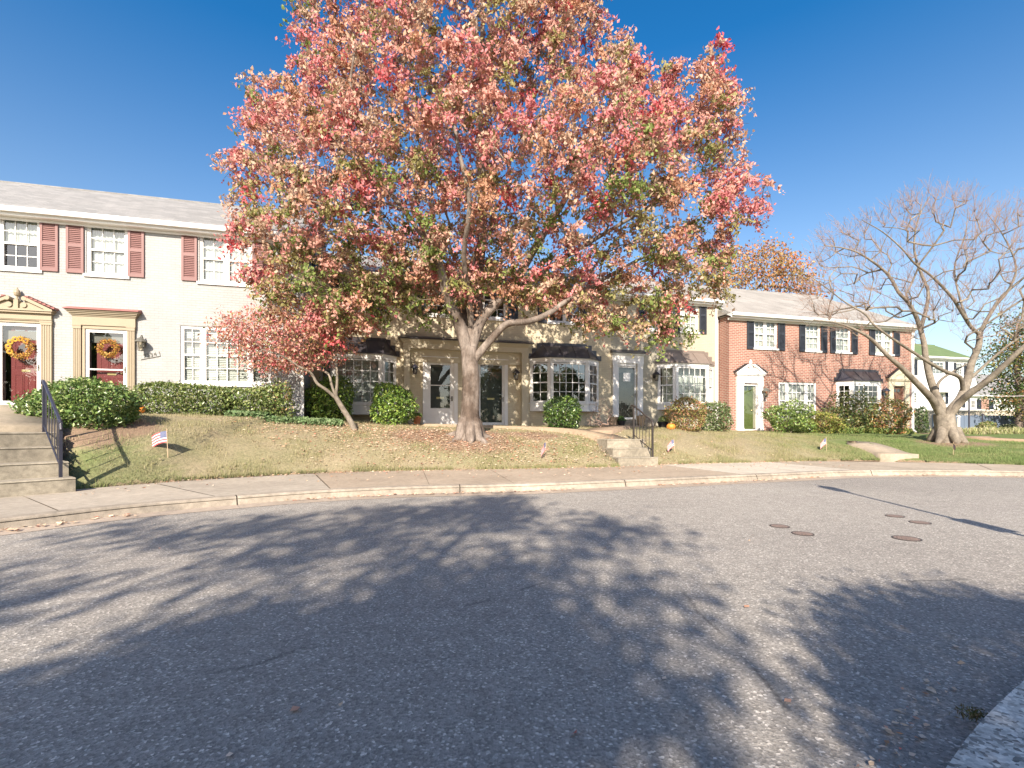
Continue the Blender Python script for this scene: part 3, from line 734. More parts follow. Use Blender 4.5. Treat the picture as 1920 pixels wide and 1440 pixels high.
        for t in (0, .34, .67, 1): mb.tube([(E[1][0]+(E[2][0]-E[1][0])*t, E[1][1], z+.012), (r0+(r1-r0)*t, -.012, zr1+.01)], .014, 4)
        rf = s.add(mb, 'bay_roof', mat_roof, b)
        mb = MB(); H = zr1+.07-z; top = zr1+.08; wd = (ins+.12)/steps_
        for k in range(steps_):
            zz = z+H*(k+.55)/steps_+.06
            mb.box(U0-.14+wd*k, -.02, z-.03, U0-.14+wd*(k+1)-.002, -.003, zz); mb.box(U1+.14-wd*(k+1)+.002, -.02, z-.03, U1+.14-wd*k, -.003, zz)
        mb.box(U0-.14+wd*steps_, -.02, z+.1, U1+.14-wd*steps_, -.004, top)
        s.add(mb, 'roof_flashing', mat_roof, b)
        if blind: s.blinds(blind, U0+.15, U1-.15, zb+.02, zt-.02, -.10, b)
        return b
    def pilaster(s, mb, u0, u1, z0, z1, v=-.07, flutes=True):
        mb.box(u0-.012, v-.012, z0, u1+.012, -.002, z0+.16); mb.box(u0-.01, v-.012, z1-.10, u1+.01, -.002, z1); mb.box(u0-.018, v-.02, z1-.025, u1+.018, -.002, z1+.002)
        if flutes:
            n = 5; w = (u1-u0)/(2*n-1); mb.box(u0, v+.012, z0+.16, u1, -.002, z1-.10)
            for i in range(n): mb.box(u0+2*i*w, v, z0+.161, u0+(2*i+1)*w, v+.013, z1-.101)
        else: mb.box(u0, v, z0+.16, u1, -.002, z1-.10)
    def urn(s, mb, u, v, z, k=1):
        mb.lathe([(.05*k, 0), (.05*k, .03*k), (.025*k, .05*k), (.025*k, .09*k), (.06*k, .13*k), (.075*k, .19*k), (.06*k, .25*k), (.03*k, .29*k), (.012*k, .33*k)], u, v, z, 10)
    def pediment(s, mb, mr, u0, u1, z, h, v=-.16, broken=True, urn=1.0):
        um = (u0+u1)/2
        mb.box(u0, v, z, u1, -.003, z+.05); mb.box(u0+.03, v+.03, z-.05, u1-.03, -.003, z-.001)
        if broken:
            w = (u1-u0)/2; gap = .20*urn
            t = 1-gap/w*1.0; zt = z+.05+h*t
            for sgn in (-1, 1):
                P = [(um+sgn*w, z+.05), (um+sgn*gap, zt), (um+sgn*gap, zt-.09), (um+sgn*(w-.16), z+.05)]
                if sgn == 1: P = P[::-1]
                mb.prism(P, v, -.003)
                # scroll end
                cc = (um+sgn*(gap-.015), zt-.05)
                mb.prism([(cc[0]+.06*math.cos(a*math.pi/5), cc[1]+.06*math.sin(a*math.pi/5)) for a in range(10)], v-.004, -.02)
                mb.prism([(um+sgn*.16+.07*math.cos(a*math.pi/6), z+.15+.07*math.sin(a*math.pi/6)) for a in range(12)], v+.03, v+.045)
                # shingled top edge
                n = 7
                for i in range(n):
                    t0, t1 = i/n, (i+1)/n; a0 = um+sgn*(w+.06-(w+.06-gap)*t0); a1 = um+sgn*(w+.06-(w+.06-gap)*t1); z0 = z+.05+(zt-z-.05)*t0+.012; z1 = z+.05+(zt-z-.05)*t1
                    P = [(a0, z0), (a0, z0+.055), (a1+sgn*.02, z1+.02), (a1, z1+.004)]
                    mr.prism(P if sgn == -1 else P[::-1], v-.02, -.004)
            mb.prism([(u0+.12, z+.051), (u1-.12, z+.051), (um+gap, zt-.10), (um+.09, z+.17), (um-.09, z+.17), (um-gap, zt-.10)], v+.06, -.002)
            mb.box(um-.05, v+.02, z+.05, um+.05, -.03, z+.05+h*.55); s.urn(mb, um, v+.075, z+.05+h*.55, urn)
        else:
            mb.prism([(u0, z+.05), (u1, z+.05), (um, z+.05+h)], v+.04, -.003)
            mb.prism([(u0, z+.051), (um, z+.051+h), (um, z+.13+h), (u0-.02, z+.06)], v-.0, -.002); mb.prism([(u1, z+.051), (u1+.02, z+.06), (um, z+.13+h), (um, z+.051+h)], v-.0, -.002)
            n = 7; w = (u1-u0)/2
            for sgn in (-1, 1):
                for i in range(n):
                    t0, t1 = i/n, (i+1)/n; a0 = um+sgn*(w+.05)*(1-t0); a1 = um+sgn*(w+.05)*(1-t1); z0 = z+.075+(h+.06)*t0; z1 = z+.075+(h+.06)*t1
                    P = [(a0, z0), (a0, z0+.055), (a1, z1+.02), (a1, z1+.004)]
                    mr.prism(P if sgn == -1 else P[::-1], v-.02, -.004)

def panel_door(h, u0, u1, z0, z1, v, mat, name='door', lites=True, slot=m_brass, knob=True):
    mb = MB(); mb.box(u0, v, z0, u1, v+.045, z1); W = u1-u0; H = z1-z0
    ys = [(.10, .38), (.46, .80)] if lites else [(.08, .36), (.44, .72), (.78, .92)]
    for a, b in ((.13, .45), (.55, .87)):
        for c, d in ys:
            x0, x1, y0, y1 = u0+W*a, u0+W*b, z0+H*c, z0+H*d
            mb.box(x0, v-.008, y0, x0+.015, v-.0005, y1); mb.box(x1-.015, v-.008, y0, x1, v-.0005, y1); mb.box(x0+.015, v-.008, y0, x1-.015, v-.0005, y0+.015); mb.box(x0+.015, v-.008, y1-.015, x1-.015, v-.0005, y1)
            mb.box(x0+.04, v-.010, y0+.04, x1-.04, v-.0005, y1-.04)
    d = h.add(mb, name, mat)
    if lites:
        mb = MB()
        for a, b in ((.13, .45), (.55, .87)): mb.box(u0+W*a, v-.004, z0+H*.88, u0+W*b, v-.001, z0+H*.96)
        h.add(mb, 'door_lite', m_glassr, d)
    if slot:
        mb = MB(); mb.box(u0+W*.36, v-.016, z0+H*.415, u0+W*.66, v-.009, z0+H*.445); h.add(mb, 'mail_slot', slot, d)
    if knob:
        mb = MB(); mb.lathe([(.012, 0), (.03, .02), (.03, .045), (.01, .06)], 0, 0, 0, 8); 
        kv = [(u1-.09+x, v-.01-z, z0+H*.44+y) for x, y, z in mb.v]; mb.v = kv; h.add(mb, 'door_knob', m_brass, d)
    return d
def storm_door(h, u0, u1, z0, z1, v, mat=m_white, bw=.075, bottom=.12, mid=None, handle=True):
    mb = MB(); mb.box(u0, v, z0, u0+bw, v+.03, z1); mb.box(u1-bw, v, z0, u1, v+.03, z1); mb.box(u0+bw, v, z1-bw, u1-bw, v+.03, z1); mb.box(u0+bw, v, z0, u1-bw, v+.03, z0+bottom)
    if mid: mb.box(u0+bw, v-.004, mid-.018, u1-bw, v+.026, mid+.018)
    d = h.add(mb, 'storm_door', mat)
    mb = MB(); mb.quad((u0+bw, v+.015, z0+bottom), (u1-bw, v+.015, z0+bottom), (u1-bw, v+.015, z1-bw), (u0+bw, v+.015, z1-bw)); h.add(mb, 'door_glass', m_glass, d)
    if handle:
        mb = MB(); zc = z0+.98; mb.box(u1-bw*.7, v-.01, zc-.09, u1-bw*.3, v-.001, zc+.09); mb.tube([(u1-bw*.5, v-.01, zc+.02), (u1-bw*.5, v-.045, zc+.02), (u1-bw*.5-.07, v-.045, zc+.02)], .008, 6); h.add(mb, 'door_handle', m_pewter, d)
    return d

# ---- white painted brick house with red doors (left)
HW = House(16.6, .2, 'white painted brick house at the left with maroon shutters and two red doors')
u_ = HW.u
TH = HW.pt(36, 757)[1]
WT = HW.pt(200, 421)[1]; WB = HW.pt(200, 516)[1]
SH = (HW.pt(256, 520)[1], HW.pt(256, 424)[1])
HW.window(-3, 75, 404, 502, [(1, 3, 2, True)], zz=(WB, WT), blind='curtain', drop=.52)
HW.window(162, 239, 421, 516, [(1, 3, 2, True)], zz=(WB, WT), blind='curtain')
HW.window(374, 472, 443, 530, [(1, 2, 2, True), (1, 2, 2, True)], zz=(WB, WT), blind='curtain')
for a, b in ((-42, -6), (76, 110), (125, 158), (241, 271), (341, 370), (474, 503)): HW.shutter(a, b, SH)
HW.window(338, 508, 614, 720, [(.85, 2, 2, True), (2.0, 4, 4, False), (.85, 2, 2, True)], blind='blind')
# further units out of frame to the left
HW.window(-420, -330, 330, 460, [(1, 3, 2, True)], zz=(WB, WT), blind='curtain')
GT = HW.pt(210, 404, -.33)[1]
uL, uR = u_(-520), u_(565)
# doors
def red_entry(px0, px1, pyt, ped, storm_mid, brk):
    u0, u1 = u_(px0, -.02), u_(px1, -.02); z1 = HW.pt((px0+px1)/2, pyt, -.02)[1]; z0 = TH
    HW.open.append((u0-.0, u1+.0, z0, z1))
    storm_door(HW, u0+.002, u1-.002, z0+.002, z1-.002, -.012, m_white, .085, .07, storm_mid)
    panel_door(HW, u0+.20, u1-.075, z0+.01, z1-.09, .13, m_doorred)
    mb = MB(); mb.box(u0+.01, .10, z1-.085, u1-.01, .2, z1-.01); mb.box(u0+.01, .12, z0+.01, u0+.04, .2, z1-.09); mb.box(u1-.07, .13, z0+.01, u1-.01, .2, z1-.09)
    mb.box(u0-.1, -.25, z0-.05, u1+.1, .12, z0-.002); HW.add(mb, 'door_frame', m_white)
    return u0, u1, z0, z1
mt, mr = MB(), MB()
u0, u1, z0, z1 = red_entry(-4, 76, 605, True, None, True)
pw = u_(99)-u_(79)
HW.pilaster(mt, u1+.03, u1+.03+pw, z0-.05, z1+.06); HW.pilaster(mt, u0-.03-pw, u0-.03, z0-.05, z1+.06)
mt.box(u0-.03-pw, -.075, z1+.065, u1+.03+pw, -.002, z1+.27); mt.box(u0-.03, -.05, z1+.004, u1+.03, -.002, z1+.064)
mt.box(u0-.05-pw, -.09, z1+.09, u1+.05+pw, -.074, z1+.11)
HW.pediment(mt, mr, u0-.10-pw, u1+.10+pw, z1+.31, .42, -.18, True, 1.0)
HW.add(mt, 'door_surround', m_tan)['label'] = 'tan fluted door surround with broken pediment and urn'; HW.add(mr, 'pediment_shingles', m_redbr)
mt, mr = MB(), MB()
u0, u1, z0, z1 = red_entry(160, 238, 618, False, TH+.98, False)
pw2 = u_(154)-u_(139.5)
for a, b in ((u_(139.5), u_(139.5)+pw2), (u_(240.5), u_(240.5)+pw2)): HW.pilaster(mt, a, b, z0-.05, z1+.09)
ua, ub = u_(138.5), u_(256)
mt.box(ua, -.08, z1+.095, ub, -.002, z1+.34); mt.box(u0-.06, -.05, z1+.004, u1+.02, -.002, z1+.094); mt.box(u_(155)+.01, -.045, z0, u0-.002, -.002, z1+.004)
for k in range(4): mt.box(ua-.02-.03*k, -.10-.035*k, z1+.341+.04*k, ub+.02+.03*k, -.002, z1+.379+.04*k)
mr.hexa([(ua-.14, -.25, z1+.50), (ub+.14, -.25, z1+.50), (ub+.14, -.002, z1+.50), (ua-.14, -.002, z1+.50), (ua-.14, -.24, z1+.525), (ub+.14, -.24, z1+.525), (ub+.12, -.002, z1+.60), (ua-.12, -.002, z1+.60)])
HW.add(mt, 'door_surround', m_tan)['label'] = 'tan fluted door surround with flat cornice'; HW.add(mr, 'cornice_flashing', m_redbr)
HW.lantern(264, 646, sc=1.15); HW.number('7234', 281, 666, .14, m_pewter, R(14))
HW.walls(uL, uR, GT-.10, m_wbrick)
HW.gutter(uL, uR+.05, GT); HW.roof(uL, uR+.08, GT-.03, HW.pt(210, 363, 4.5)[1], m_shingle)
HW.downspout(567, 1.35, GT-.05, -.06)
HW.downspout(133.5-14.5, 1.6, GT-.05) if False else None
mb = MB(); q = [u_(-300, -1.2), u_(90)]
mb.box(u_(-200), -1.25, .9, u_(118), -.26, TH-.20); mb.box(u_(-120), -.85, TH-.201, u_(104), -.002, TH-.055); white_tint(HW.add(mb, 'doorstep', m_step))

# ---- cream house pair (middle)
HC = House(18.6, .3, 'cream painted brick house behind the big maple with one canopy over two doors')
u_ = HC.u
GC = HC.pt(1330, 560, -.33)[1]
sz = (HC.pt(914, 597)[1], HC.pt(914, 597)[1]+1.45); szs = (sz[0]-.05, sz[1]+.03)
for a, b in ((640, 700), (802, 852), (905, 949), (1028, 1091)):
    HC.window(a, b, 500, 597, [(1, 2, 2, True)]*2 if b-a > 55 else [(1, 3, 2, True)], zz=sz, blind='curtain' if a < 900 else None, drop=.6)
for a, b in ((622, 637), (704, 724), (782, 799), (855, 873), (886, 902), (952, 971), (1008, 1025), (1094, 1108)): HC.shutter(a, b, szs, m_black)
HC.bay(600, 742, 625, 716, 672, 757, 777, 662, 636, 5, 4, m_white, m_metalroof, 2, 'blind', .46, label='bay window with blinds behind the small dogwood tree')
HC.bay(994, 1121, 1032, 1102, 680, 755, 771, 671, 648, 5, 4, m_white, m_metalroof, 2, None, .46, label='bay window with dark panes right of the maple trunk')
# two doors under one long canopy
TC = HC.pt(826, 797)[1]
ca, cb = u_(757), u_(987); zc1, zc0 = HC.pt(870, 640, -.25)[1], HC.pt(870, 657, -.2)[1]
mt = MB()
for a, b in ((757, 768), (976, 988)): HC.pilaster(mt, u_(a), u_(b), 1.0, zc0, -.20, False)
mt.box(ca-.02, -.22, zc0+.002, cb+.02, -.002, zc1-.12)
for k in range(3): mt.box(ca-.05-.04*k, -.25-.035*k, zc1-.119+.04*k, cb+.05+.04*k, -.002, zc1-.08+.04*k)
mt.box(u_(768)+.01, -.05, TC+2.3, u_(976)-.01, -.002, zc0-.002)
HC.add(mt, 'door_canopy', m_trimcream)
mr = MB(); mr.hexa([(ca-.2, -.37, zc1+.003), (cb+.2, -.37, zc1+.003), (cb+.2, -.002, zc1+.003), (ca-.2, -.002, zc1+.003), (ca-.2, -.37, zc1+.05), (cb+.2, -.37, zc1+.05), (cb+.17, -.002, zc1+.16), (ca-.17, -.002, zc1+.16)])
HC.add(mr, 'canopy_roof', m_metalroof)
def cream_entry(a, b, yt, white):
    u0, u1 = u_(a), u_(b); z1 = HC.pt((a+b)/2, yt)[1]; HC.open.append((u0, u1, TC, z1)); mt = MB()
    for x0, x1 in ((u0-.14, u0-.002), (u1+.002, u1+.14)): mt.box(x0, -.045, TC-.02, x1, -.002, z1+.12)
    mt.box(u0-.002, -.044, z1+.002, u1+.002, -.002, z1+.12); mt.box(u0-.16, -.065, z1+.121, u1+.16, -.002, z1+.155); HC.add(mt, 'door_frame', m_white)
    if white: storm_door(HC, u0+.002, u1-.002, TC+.002, z1-.002, .0, m_white, .14, .62, TC+(z1-TC)*.62)
    else: storm_door(HC, u0+.002, u1-.002, TC+.002, z1-.002, .0, m_white, .075, .10)
    panel_door(HC, u0+.03, u1-.03, TC+.005, z1-.02, .14, m_dgrey, 'door', not white)
cream_entry(800, 851, 677, True); cream_entry(897, 945, 681, False)
HC.lantern(778, 693, m_iron, 1.1); HC.lantern(968, 703, m_ironb, 1.15)
mb = MB(); mb.box(u_(790), -.95, .5, u_(862), -.07, TC-.03); mb.box(u_(886), -.95, .5, u_(962), -.07, TC-.03); white_tint(HC.add(mb, 'doorstep', m_step))
uM = u_(1146)
HC.walls(u_(556, 0), uM, GC-.10, m_cbrick)
HC.gutter(u_(556), uM, GC, m_trimcream); RZ = HC.pt(1335, 538, 4.5)[1]; HC.roof(u_(540), uM, GC-.03, RZ, m_shingle)

# ---- pale yellow house (third)
HY_ = House(18.6, .3, 'pale yellow painted brick house with white bay window between cream and red houses')
u_ = HY_.u; s2 = (HY_.pt(1230, 619)[1], HY_.pt(1230, 619)[1]+1.45); s2s = (s2[0]-.05, s2[1]+.03)
HY_.window(1214, 1243, 540, 618, [(1, 3, 2, True)], zz=s2, blind='curtain'); HY_.window(1276, 1309, 540, 618, [(1, 3, 2, True)], zz=s2, blind='curtain')
for a, b in ((1197, 1212), (1245, 1259), (1261, 1274), (1311, 1324)): HY_.shutter(a, b, s2s, m_black)
HY_.bay(1233, 1336, 1267, 1327, 688, 757, 768, 681, 661, 5, 4, m_white, m_metalbrn, 2, 'curtain', .44, label='white bay window with brown metal roof')
TY = HY_.pt(1175, 786)[1]; u0, u1 = u_(1158), u_(1192); z1 = HY_.pt(1175, 687)[1]; HY_.open.append((u0, u1, TY, z1)); mt = MB()
for a, b in ((1148, 1157), (1194, 1204)): HY_.pilaster(mt, u_(a), u_(b), TY-.1, z1+.12, -.07, False)
mt.box(u_(1147), -.09, z1+.122, u_(1205), -.002, z1+.46); mt.box(u0-.0, -.04, z1+.002, u1, -.002, z1+.12); mt.box(u_(1146), -.16, z1+.461, u_(1206), -.002, z1+.52)
HY_.add(mt, 'door_surround', m_white)
mr = MB(); mr.hexa([(u_(1144), -.24, z1+.523), (u_(1207), -.24, z1+.523), (u_(1207), -.002, z1+.523), (u_(1144), -.002, z1+.523), (u_(1144), -.24, z1+.56), (u_(1207), -.24, z1+.56), (u_(1206), -.002, z1+.68), (u_(1145), -.002, z1+.68)]); HY_.add(mr, 'canopy_roof', m_metalroof)
storm_door(HY_, u0+.002, u1-.002, TY+.002, z1-.002, -.005, m_white, .05, .07)
d = panel_door(HY_, u0+.03, u1-.03, TY+.005, z1-.02, .13, m_dgrey, 'door', False, None)
mb = MB(); ur0, ur1, zr0, zr1 = HY_.rect(1169, 1182, 699, 715); mb.box(ur0, .006, zr0, ur1, .009, zr1); HY_.add(mb, 'paper_notice', m_paper, d)
HY_.lantern(1231, 706, m_ironb, 1.15); HY_.number('7212', 1216, 716, .15, m_white, R(16), False)
mb = MB(); mb.box(u_(1150), -.6, .5, u_(1202), -.075, TY-.02); mb.box(u_(1145), -.95, .5, u_(1207), -.602, TY-.16); white_tint(HY_.add(mb, 'doorstep', m_step))
uE = u_(1349.5, 0)
HY_.walls(uM+.003, uE, GC-.10, m_ybrick)
HY_.gutter(uM+.003, uE, GC, m_white); HY_.roof(uM+.003, uE, GC-.03, RZ, m_shingleb)
HY_.downspout(1343.5, 1.25, GC-.05, -.05, w=.12)

# ---- red brick house (right)
HB = House(17.9, .2, 'red brick house with black shutters and a green door right of the maple')
u_ = HB.u; bz = (HB.pt(1435, 653)[1], HB.pt(1435, 599)[1]); bs_ = (HB.pt(1435, 656)[1], HB.pt(1435, 596)[1])
for a, b, un in ((1414, 1457, [(1, 2, 2, True)]*2), (1510, 1538, [(1, 3, 2, True)]), (1567, 1595, [(1, 3, 2, True)]), (1641, 1674, [(1, 2, 2, True)]*2)):
    HB.window(a, b, 599, 653, un, zz=bz, blind='curtain')
for a, b in ((1400, 1413), (1458, 1471), (1498, 1509), (1539, 1550), (1556, 1566), (1596, 1607), (1629, 1640), (1675, 1686)): HB.shutter(a, b, bs_, m_black)
HB.window(1460, 1531, 717, 785, [(.8, 2, 2, True), (1.9, 4, 4, False), (.9, 2, 2, True)], blind='blind')
HB.bay(1568, 1651, 1598, 1648, 721, 768, 782, 714, 696, 5, 4, m_white, m_metalroof, 2, None, .45, label='white bay window with dark metal roof behind shrubs')
# green door, broken pediment
TB = HB.pt(1404, 807)[1]; u0, u1 = u_(1393), u_(1418.5); z1 = HB.pt(1404, 721)[1]; HB.open.append((u0, u1, TB, z1)); mt, mr = MB(), MB()
for a, b in ((1380, 1392.5), (1419, 1429)): HB.pilaster(mt, u_(a), u_(b), TB-.05, z1+.05, -.07, False)
ua, ub = u_(1380)-.0, u_(1429); mt.box(ua, -.08, z1+.054, ub, -.002, z1+.40); HB.pediment(mt, mr, ua-.08, ub+.08, z1+.44, .48, -.16, True, .9)
HB.add(mt, 'door_surround', m_white)['label'] = 'white door surround with broken pediment'; HB.add(mr, 'pediment_shingles', m_metalroof)
storm_door(HB, u0+.002, u1-.002, TB+.002, z1-.002, -.005, m_white, .04, .05); panel_door(HB, u0+.02, u1-.12, TB+.005, z1-.015, .08, m_green, 'door', True, None)
mb = MB(); mb.box(u1-.115, .06, TB+.005, u1-.01, .1, z1-.015); HB.add(mb, 'door_frame', m_trimcream)
HB.lantern(1436, 737, m_pewter, 1.25); HB.lantern(1662, 737, m_iron, 1.3)
HB.number('7210', 1432, 752, .14, m_white, R(20), False)
TB2 = HB.pt(1683, 800)[1]; u0, u1 = u_(1674), u_(1693); z1 = HB.pt(1683, 726)[1]; HB.open.append((u0, u1, TB2, z1)); mt, mr = MB(), MB()
for a, b in ((1664.5, 1673), (1694, 1702.5)): HB.pilaster(mt, u_(a), u_(b), TB2-.05, z1+.05, -.07, False)
mt.box(u_(1664), -.08, z1+.054, u_(1703), -.002, z1+.30); HB.pediment(mt, mr, u_(1663)-.04, u_(1704)+.0, z1+.34, .42, -.16, False); HB.add(mt, 'door_surround', m_trimcream)['label'] = 'cream door surround with plain triangular pediment'; HB.add(mr, 'pediment_shingles', m_metalroof)
panel_door(HB, u0+.01, u1-.01, TB2+.005, z1-.01, .06, m_brown, 'door', True, None)
GB = HB.pt(1440, 589, -.33)[1]; ub0, ub1 = u_(1367), u_(1708)
HB.walls(ub0, ub1, GB-.10, m_rbrick)
HB.gutter(ub0-.08, ub1+.2, GB); HB.roof(ub0-.12, ub1+.28, GB-.03, HB.pt(1440, 548, 4.5)[1], m_shingleb, hipr=HB.u(1538, 4.5))
mb = MB(); r0 = ub0-.1
mb.prism([(0, 0), (0, .0)], 0, 0) if False else None
for (y0, za), (y1, zb_) in (((-.27, GB-.03), (.8, GB-.03+1.07*.55)),): mb.hexa([(r0-.02, y0, za-.16), (r0+.02, y0, za-.16), (r0+.02, y1, zb_-.16), (r0-.02, y1, zb_-.16), (r0-.02, y0, za-.005), (r0+.02, y0, za-.005), (r0+.02, y1, zb_-.005), (r0-.02, y1, zb_-.005)])
HB.add(mb, 'rake_board', m_white)
HB.downspout(1711, 1.0, GB-.05, -.05, w=.13)

# ---- far white house with green roof
HG = House(30.5, 1.0, 'distant white two storey house with a green roof behind the bare tree', None, 'distant_house')
u_ = HG.u
zt = HG.pt(1760, 673)[1]
for a, b, c, d in ((1749, 1771, 678, 702), (1793, 1806, 680, 703), (1706, 1721, 735, 757), (1760, 1771, 736, 757)): HG.window(a, b, c, d, [(1, 3, 2, True)], blind='curtain', glass=m_glassr)
for a, b, c, d in ((1714, 1719.5, 674, 703), (1743, 1748, 677, 703), (1772, 1777, 678, 703), (1788, 1792, 680, 703), (1807, 1811, 681, 703), (1772.5, 1777, 735, 757), (1804, 1809, 742, 764)):
    u0, u1, z0, z1 = HG.rect(a, b, c, d); HG.shutter(a, b, (z0, z1), m_black)
mt = MB(); a, b, c, d = HG.rect(1752, 1776, 722, 736); mt.prism([(a, c), (b, c), ((a+b)/2, d)], -.5, -.01); HG.add(mt, 'door_hood', m_white)
HG.walls(u_(1640), u_(1817), zt, m_hbrick); HG.gutter(u_(1640), u_(1820), zt+.15); HG.roof(u_(1636), u_(1823), zt+.13, HG.pt(1745, 647, 4.5)[1], m_greenroof, hipr=HG.u(1752, 4.5))
# ---- far low house
HR = House(37.0, 1.0, 'distant low house with grey roof and dark shutters beyond the fence', None, 'distant_house')
u_ = HR.u; zt = HR.pt(1850, 744)[1]
for a, b, c, d in ((1821, 1830, 750, 766), (1867, 1872, 750, 765), (1878, 1895, 750, 765)): HR.window(a, b, c, d, [(1, 3, 2, False)], blind=None, glass=m_glassr)
for a, b in ((1831, 1839), (1854, 1862)):
    u0, u1, z0, z1 = HR.rect(a, b, 749, 767); HR.shutter(a, b, (z0, z1), m_black)
mb = MB(); u0, u1, z0, z1 = HR.rect(1840, 1853.5, 748, 768); mb.box(u0, -.02, z0, u1, -.002, z1); HR.add(mb, 'brick_panel', m_rbrick)
HR.walls(u_(1760), u_(1990), zt, m_hbrick, 9); HR.gutter(u_(1760), u_(1990), zt+.15); HR.roof(u_(1755), u_(1995), zt+.13, HR.pt(1850, 703, 4.5)[1], m_shingle, rv=4.5)
mt = MB(); a, b, c, d = HR.rect(1819, 1836, 713, 728, -.2); mt.prism([(a, c), (b, c), ((a+b)/2, d+.25)], -.2, 2.2); HR.add(mt, 'dormer', m_white)

# ---- retaining wall, fence, poles at the right
def wall_px(name, mat, Y, x0, x1, yt, yb, th, label, cat):
    k = Y/F; X0, X1 = (x0-CX)*k, (x1-CX)*k; zt, zb = EYE+(HY-yt)*k, EYE+(HY-yb)*k
    mb = MB(); mb.box(X0, Y, zb, X1, Y+th, zt); mb.box(X0-.05, Y-.06, zt+.002, X1+.05, Y+th+.06, zt+.10); o = mb.build(name, mat); return tag(o, label, cat)
wall_px('retaining_wall', m_beige, 33, 1716, 2200, 772, 830, .4, 'beige masonry wall behind the blue grey fence', 'wall')
r = empty('board_fence', (0, 27, 0), 0, 'blue grey board fence beyond the bare tree', 'fence'); k = 27/F; X0, X1 = (1752-CX)*k, (2250-CX)*k; zt = EYE+21*k
mb = MB(); n = int((X1-X0)/.15)
for i in range(n): mb.box(X0+i*.15, -.012-.008*(i % 2), .7, X0+i*.15+.142, .01, zt)
mb.build('fence_board', m_bluefence, r)
for i in range(int((X1-X0)/2.4)+1):
    mb = MB(); mb.box(X0+i*2.4-.05, .012, .6, X0+i*2.4+.05, .11, zt+.05); mb.build('fence_post', m_bluefence, r)
mb = MB(); mb.box(X0, .011, zt-.25, X1, .05, zt-.15); mb.box(X0, .011, 1.0, X1, .05, 1.1); mb.build('fence_rail', m_bluefence, r)
def pole(px, yt, Y, rad, label, mat=m_iron):
    X = (px-CX)/F*Y; zt = EYE+(HY-yt)/F*Y; zb = G(X, Y)-.1; mb = MB(); mb.tube([(X, Y, zb), (X, Y, zt-.03)], rad, 8); mb.lathe([(rad*1.6, -.03), (rad*1.6, 0), (.005, .06)], X, Y, zt, 8)
    tag(mb.build('thin_post', mat, None), label, 'post', 'thin posts by the fence')
pole(1817, 742, 25, .035, 'tall thin dark post in front of the fence'); pole(1842, 777, 25.5, .035, 'short dark post in front of the fence'); pole(1797, 781, 24, .06, 'short white post beside the bare tree trunk', m_white)

# ------------------------------------------------------------------ foliage and trees
def leaves(name, C, size, cols, parent=None, mat=None, droop=.6, aspect=.55, spread=None, face=None, fold=.25, jit=.12):
    """C (n,3) leaf positions, size scalar/array, cols (n,3) albedo; one mesh of folded leaf quads"""
    n = len(C); C = np.asarray(C, float)
    d = RNG.normal(size=(n, 3)); d /= np.linalg.norm(d, axis=1)[:, None]; d[:, 2] -= droop; d /= np.linalg.norm(d, axis=1)[:, None]
    q = RNG.normal(size=(n, 3))
    if face is not None: q = q*.55+np.asarray(face)
    s = np.cross(d, np.cross(q, d)); s = np.cross(d, s) if face is not None else s
    s /= np.linalg.norm(s, axis=1)[:, None]+1e-9; nn = np.cross(d, s)
    L = (np.ones(n)*size*RNG.uniform(.55, 1.35, n))[:, None]; W = L*aspect
    V = np.empty((n, 4, 3)); V[:, 0] = C-d*L*.5; V[:, 1] = C-s*W*.5+nn*W*fold+d*L*.02; V[:, 2] = C+d*L*.5; V[:, 3] = C+s*W*.5+nn*W*fold+d*L*.02
    k = np.clip(RNG.normal(1, jit, n), .55, 1.5)[:, None]; cc = np.repeat(np.clip(cols*k, 0, .9), 4, axis=0)
    Fq = np.arange(n*4).reshape(n, 4)
    # two triangles folded along the midrib
    T = np.concatenate([Fq[:, [0, 1, 2]], Fq[:, [0, 2, 3]]])
    return raw_mesh(name, V.reshape(-1, 3), T, 3, mat or m_leaf, parent, cc)
def pick(pal, n, w=None):
    pal = np.array(pal); i = RNG.choice(len(pal), n, p=None if w is None else np.array(w)/sum(w)); return pal[i]
def inpoly(x, y, P):
    c = False; j = len(P)-1
    for i in range(len(P)):
        if (P[i][1] > y) != (P[j][1] > y) and x < (P[j][0]-P[i][0])*(y-P[i][1])/(P[j][1]-P[i][1])+P[i][0]: c = not c
        j = i
    return c
def edist(x, y, P):
    m = 1e9
    for i in range(len(P)):
        ax, ay = P[i-1]; bx, by = P[i]; dx, dy = bx-ax, by-ay; t = max(0, min(1, ((x-ax)*dx+(y-ay)*dy)/(dx*dx+dy*dy+1e-9))); m = min(m, math.hypot(x-ax-dx*t, y-ay-dy*t))
    return m
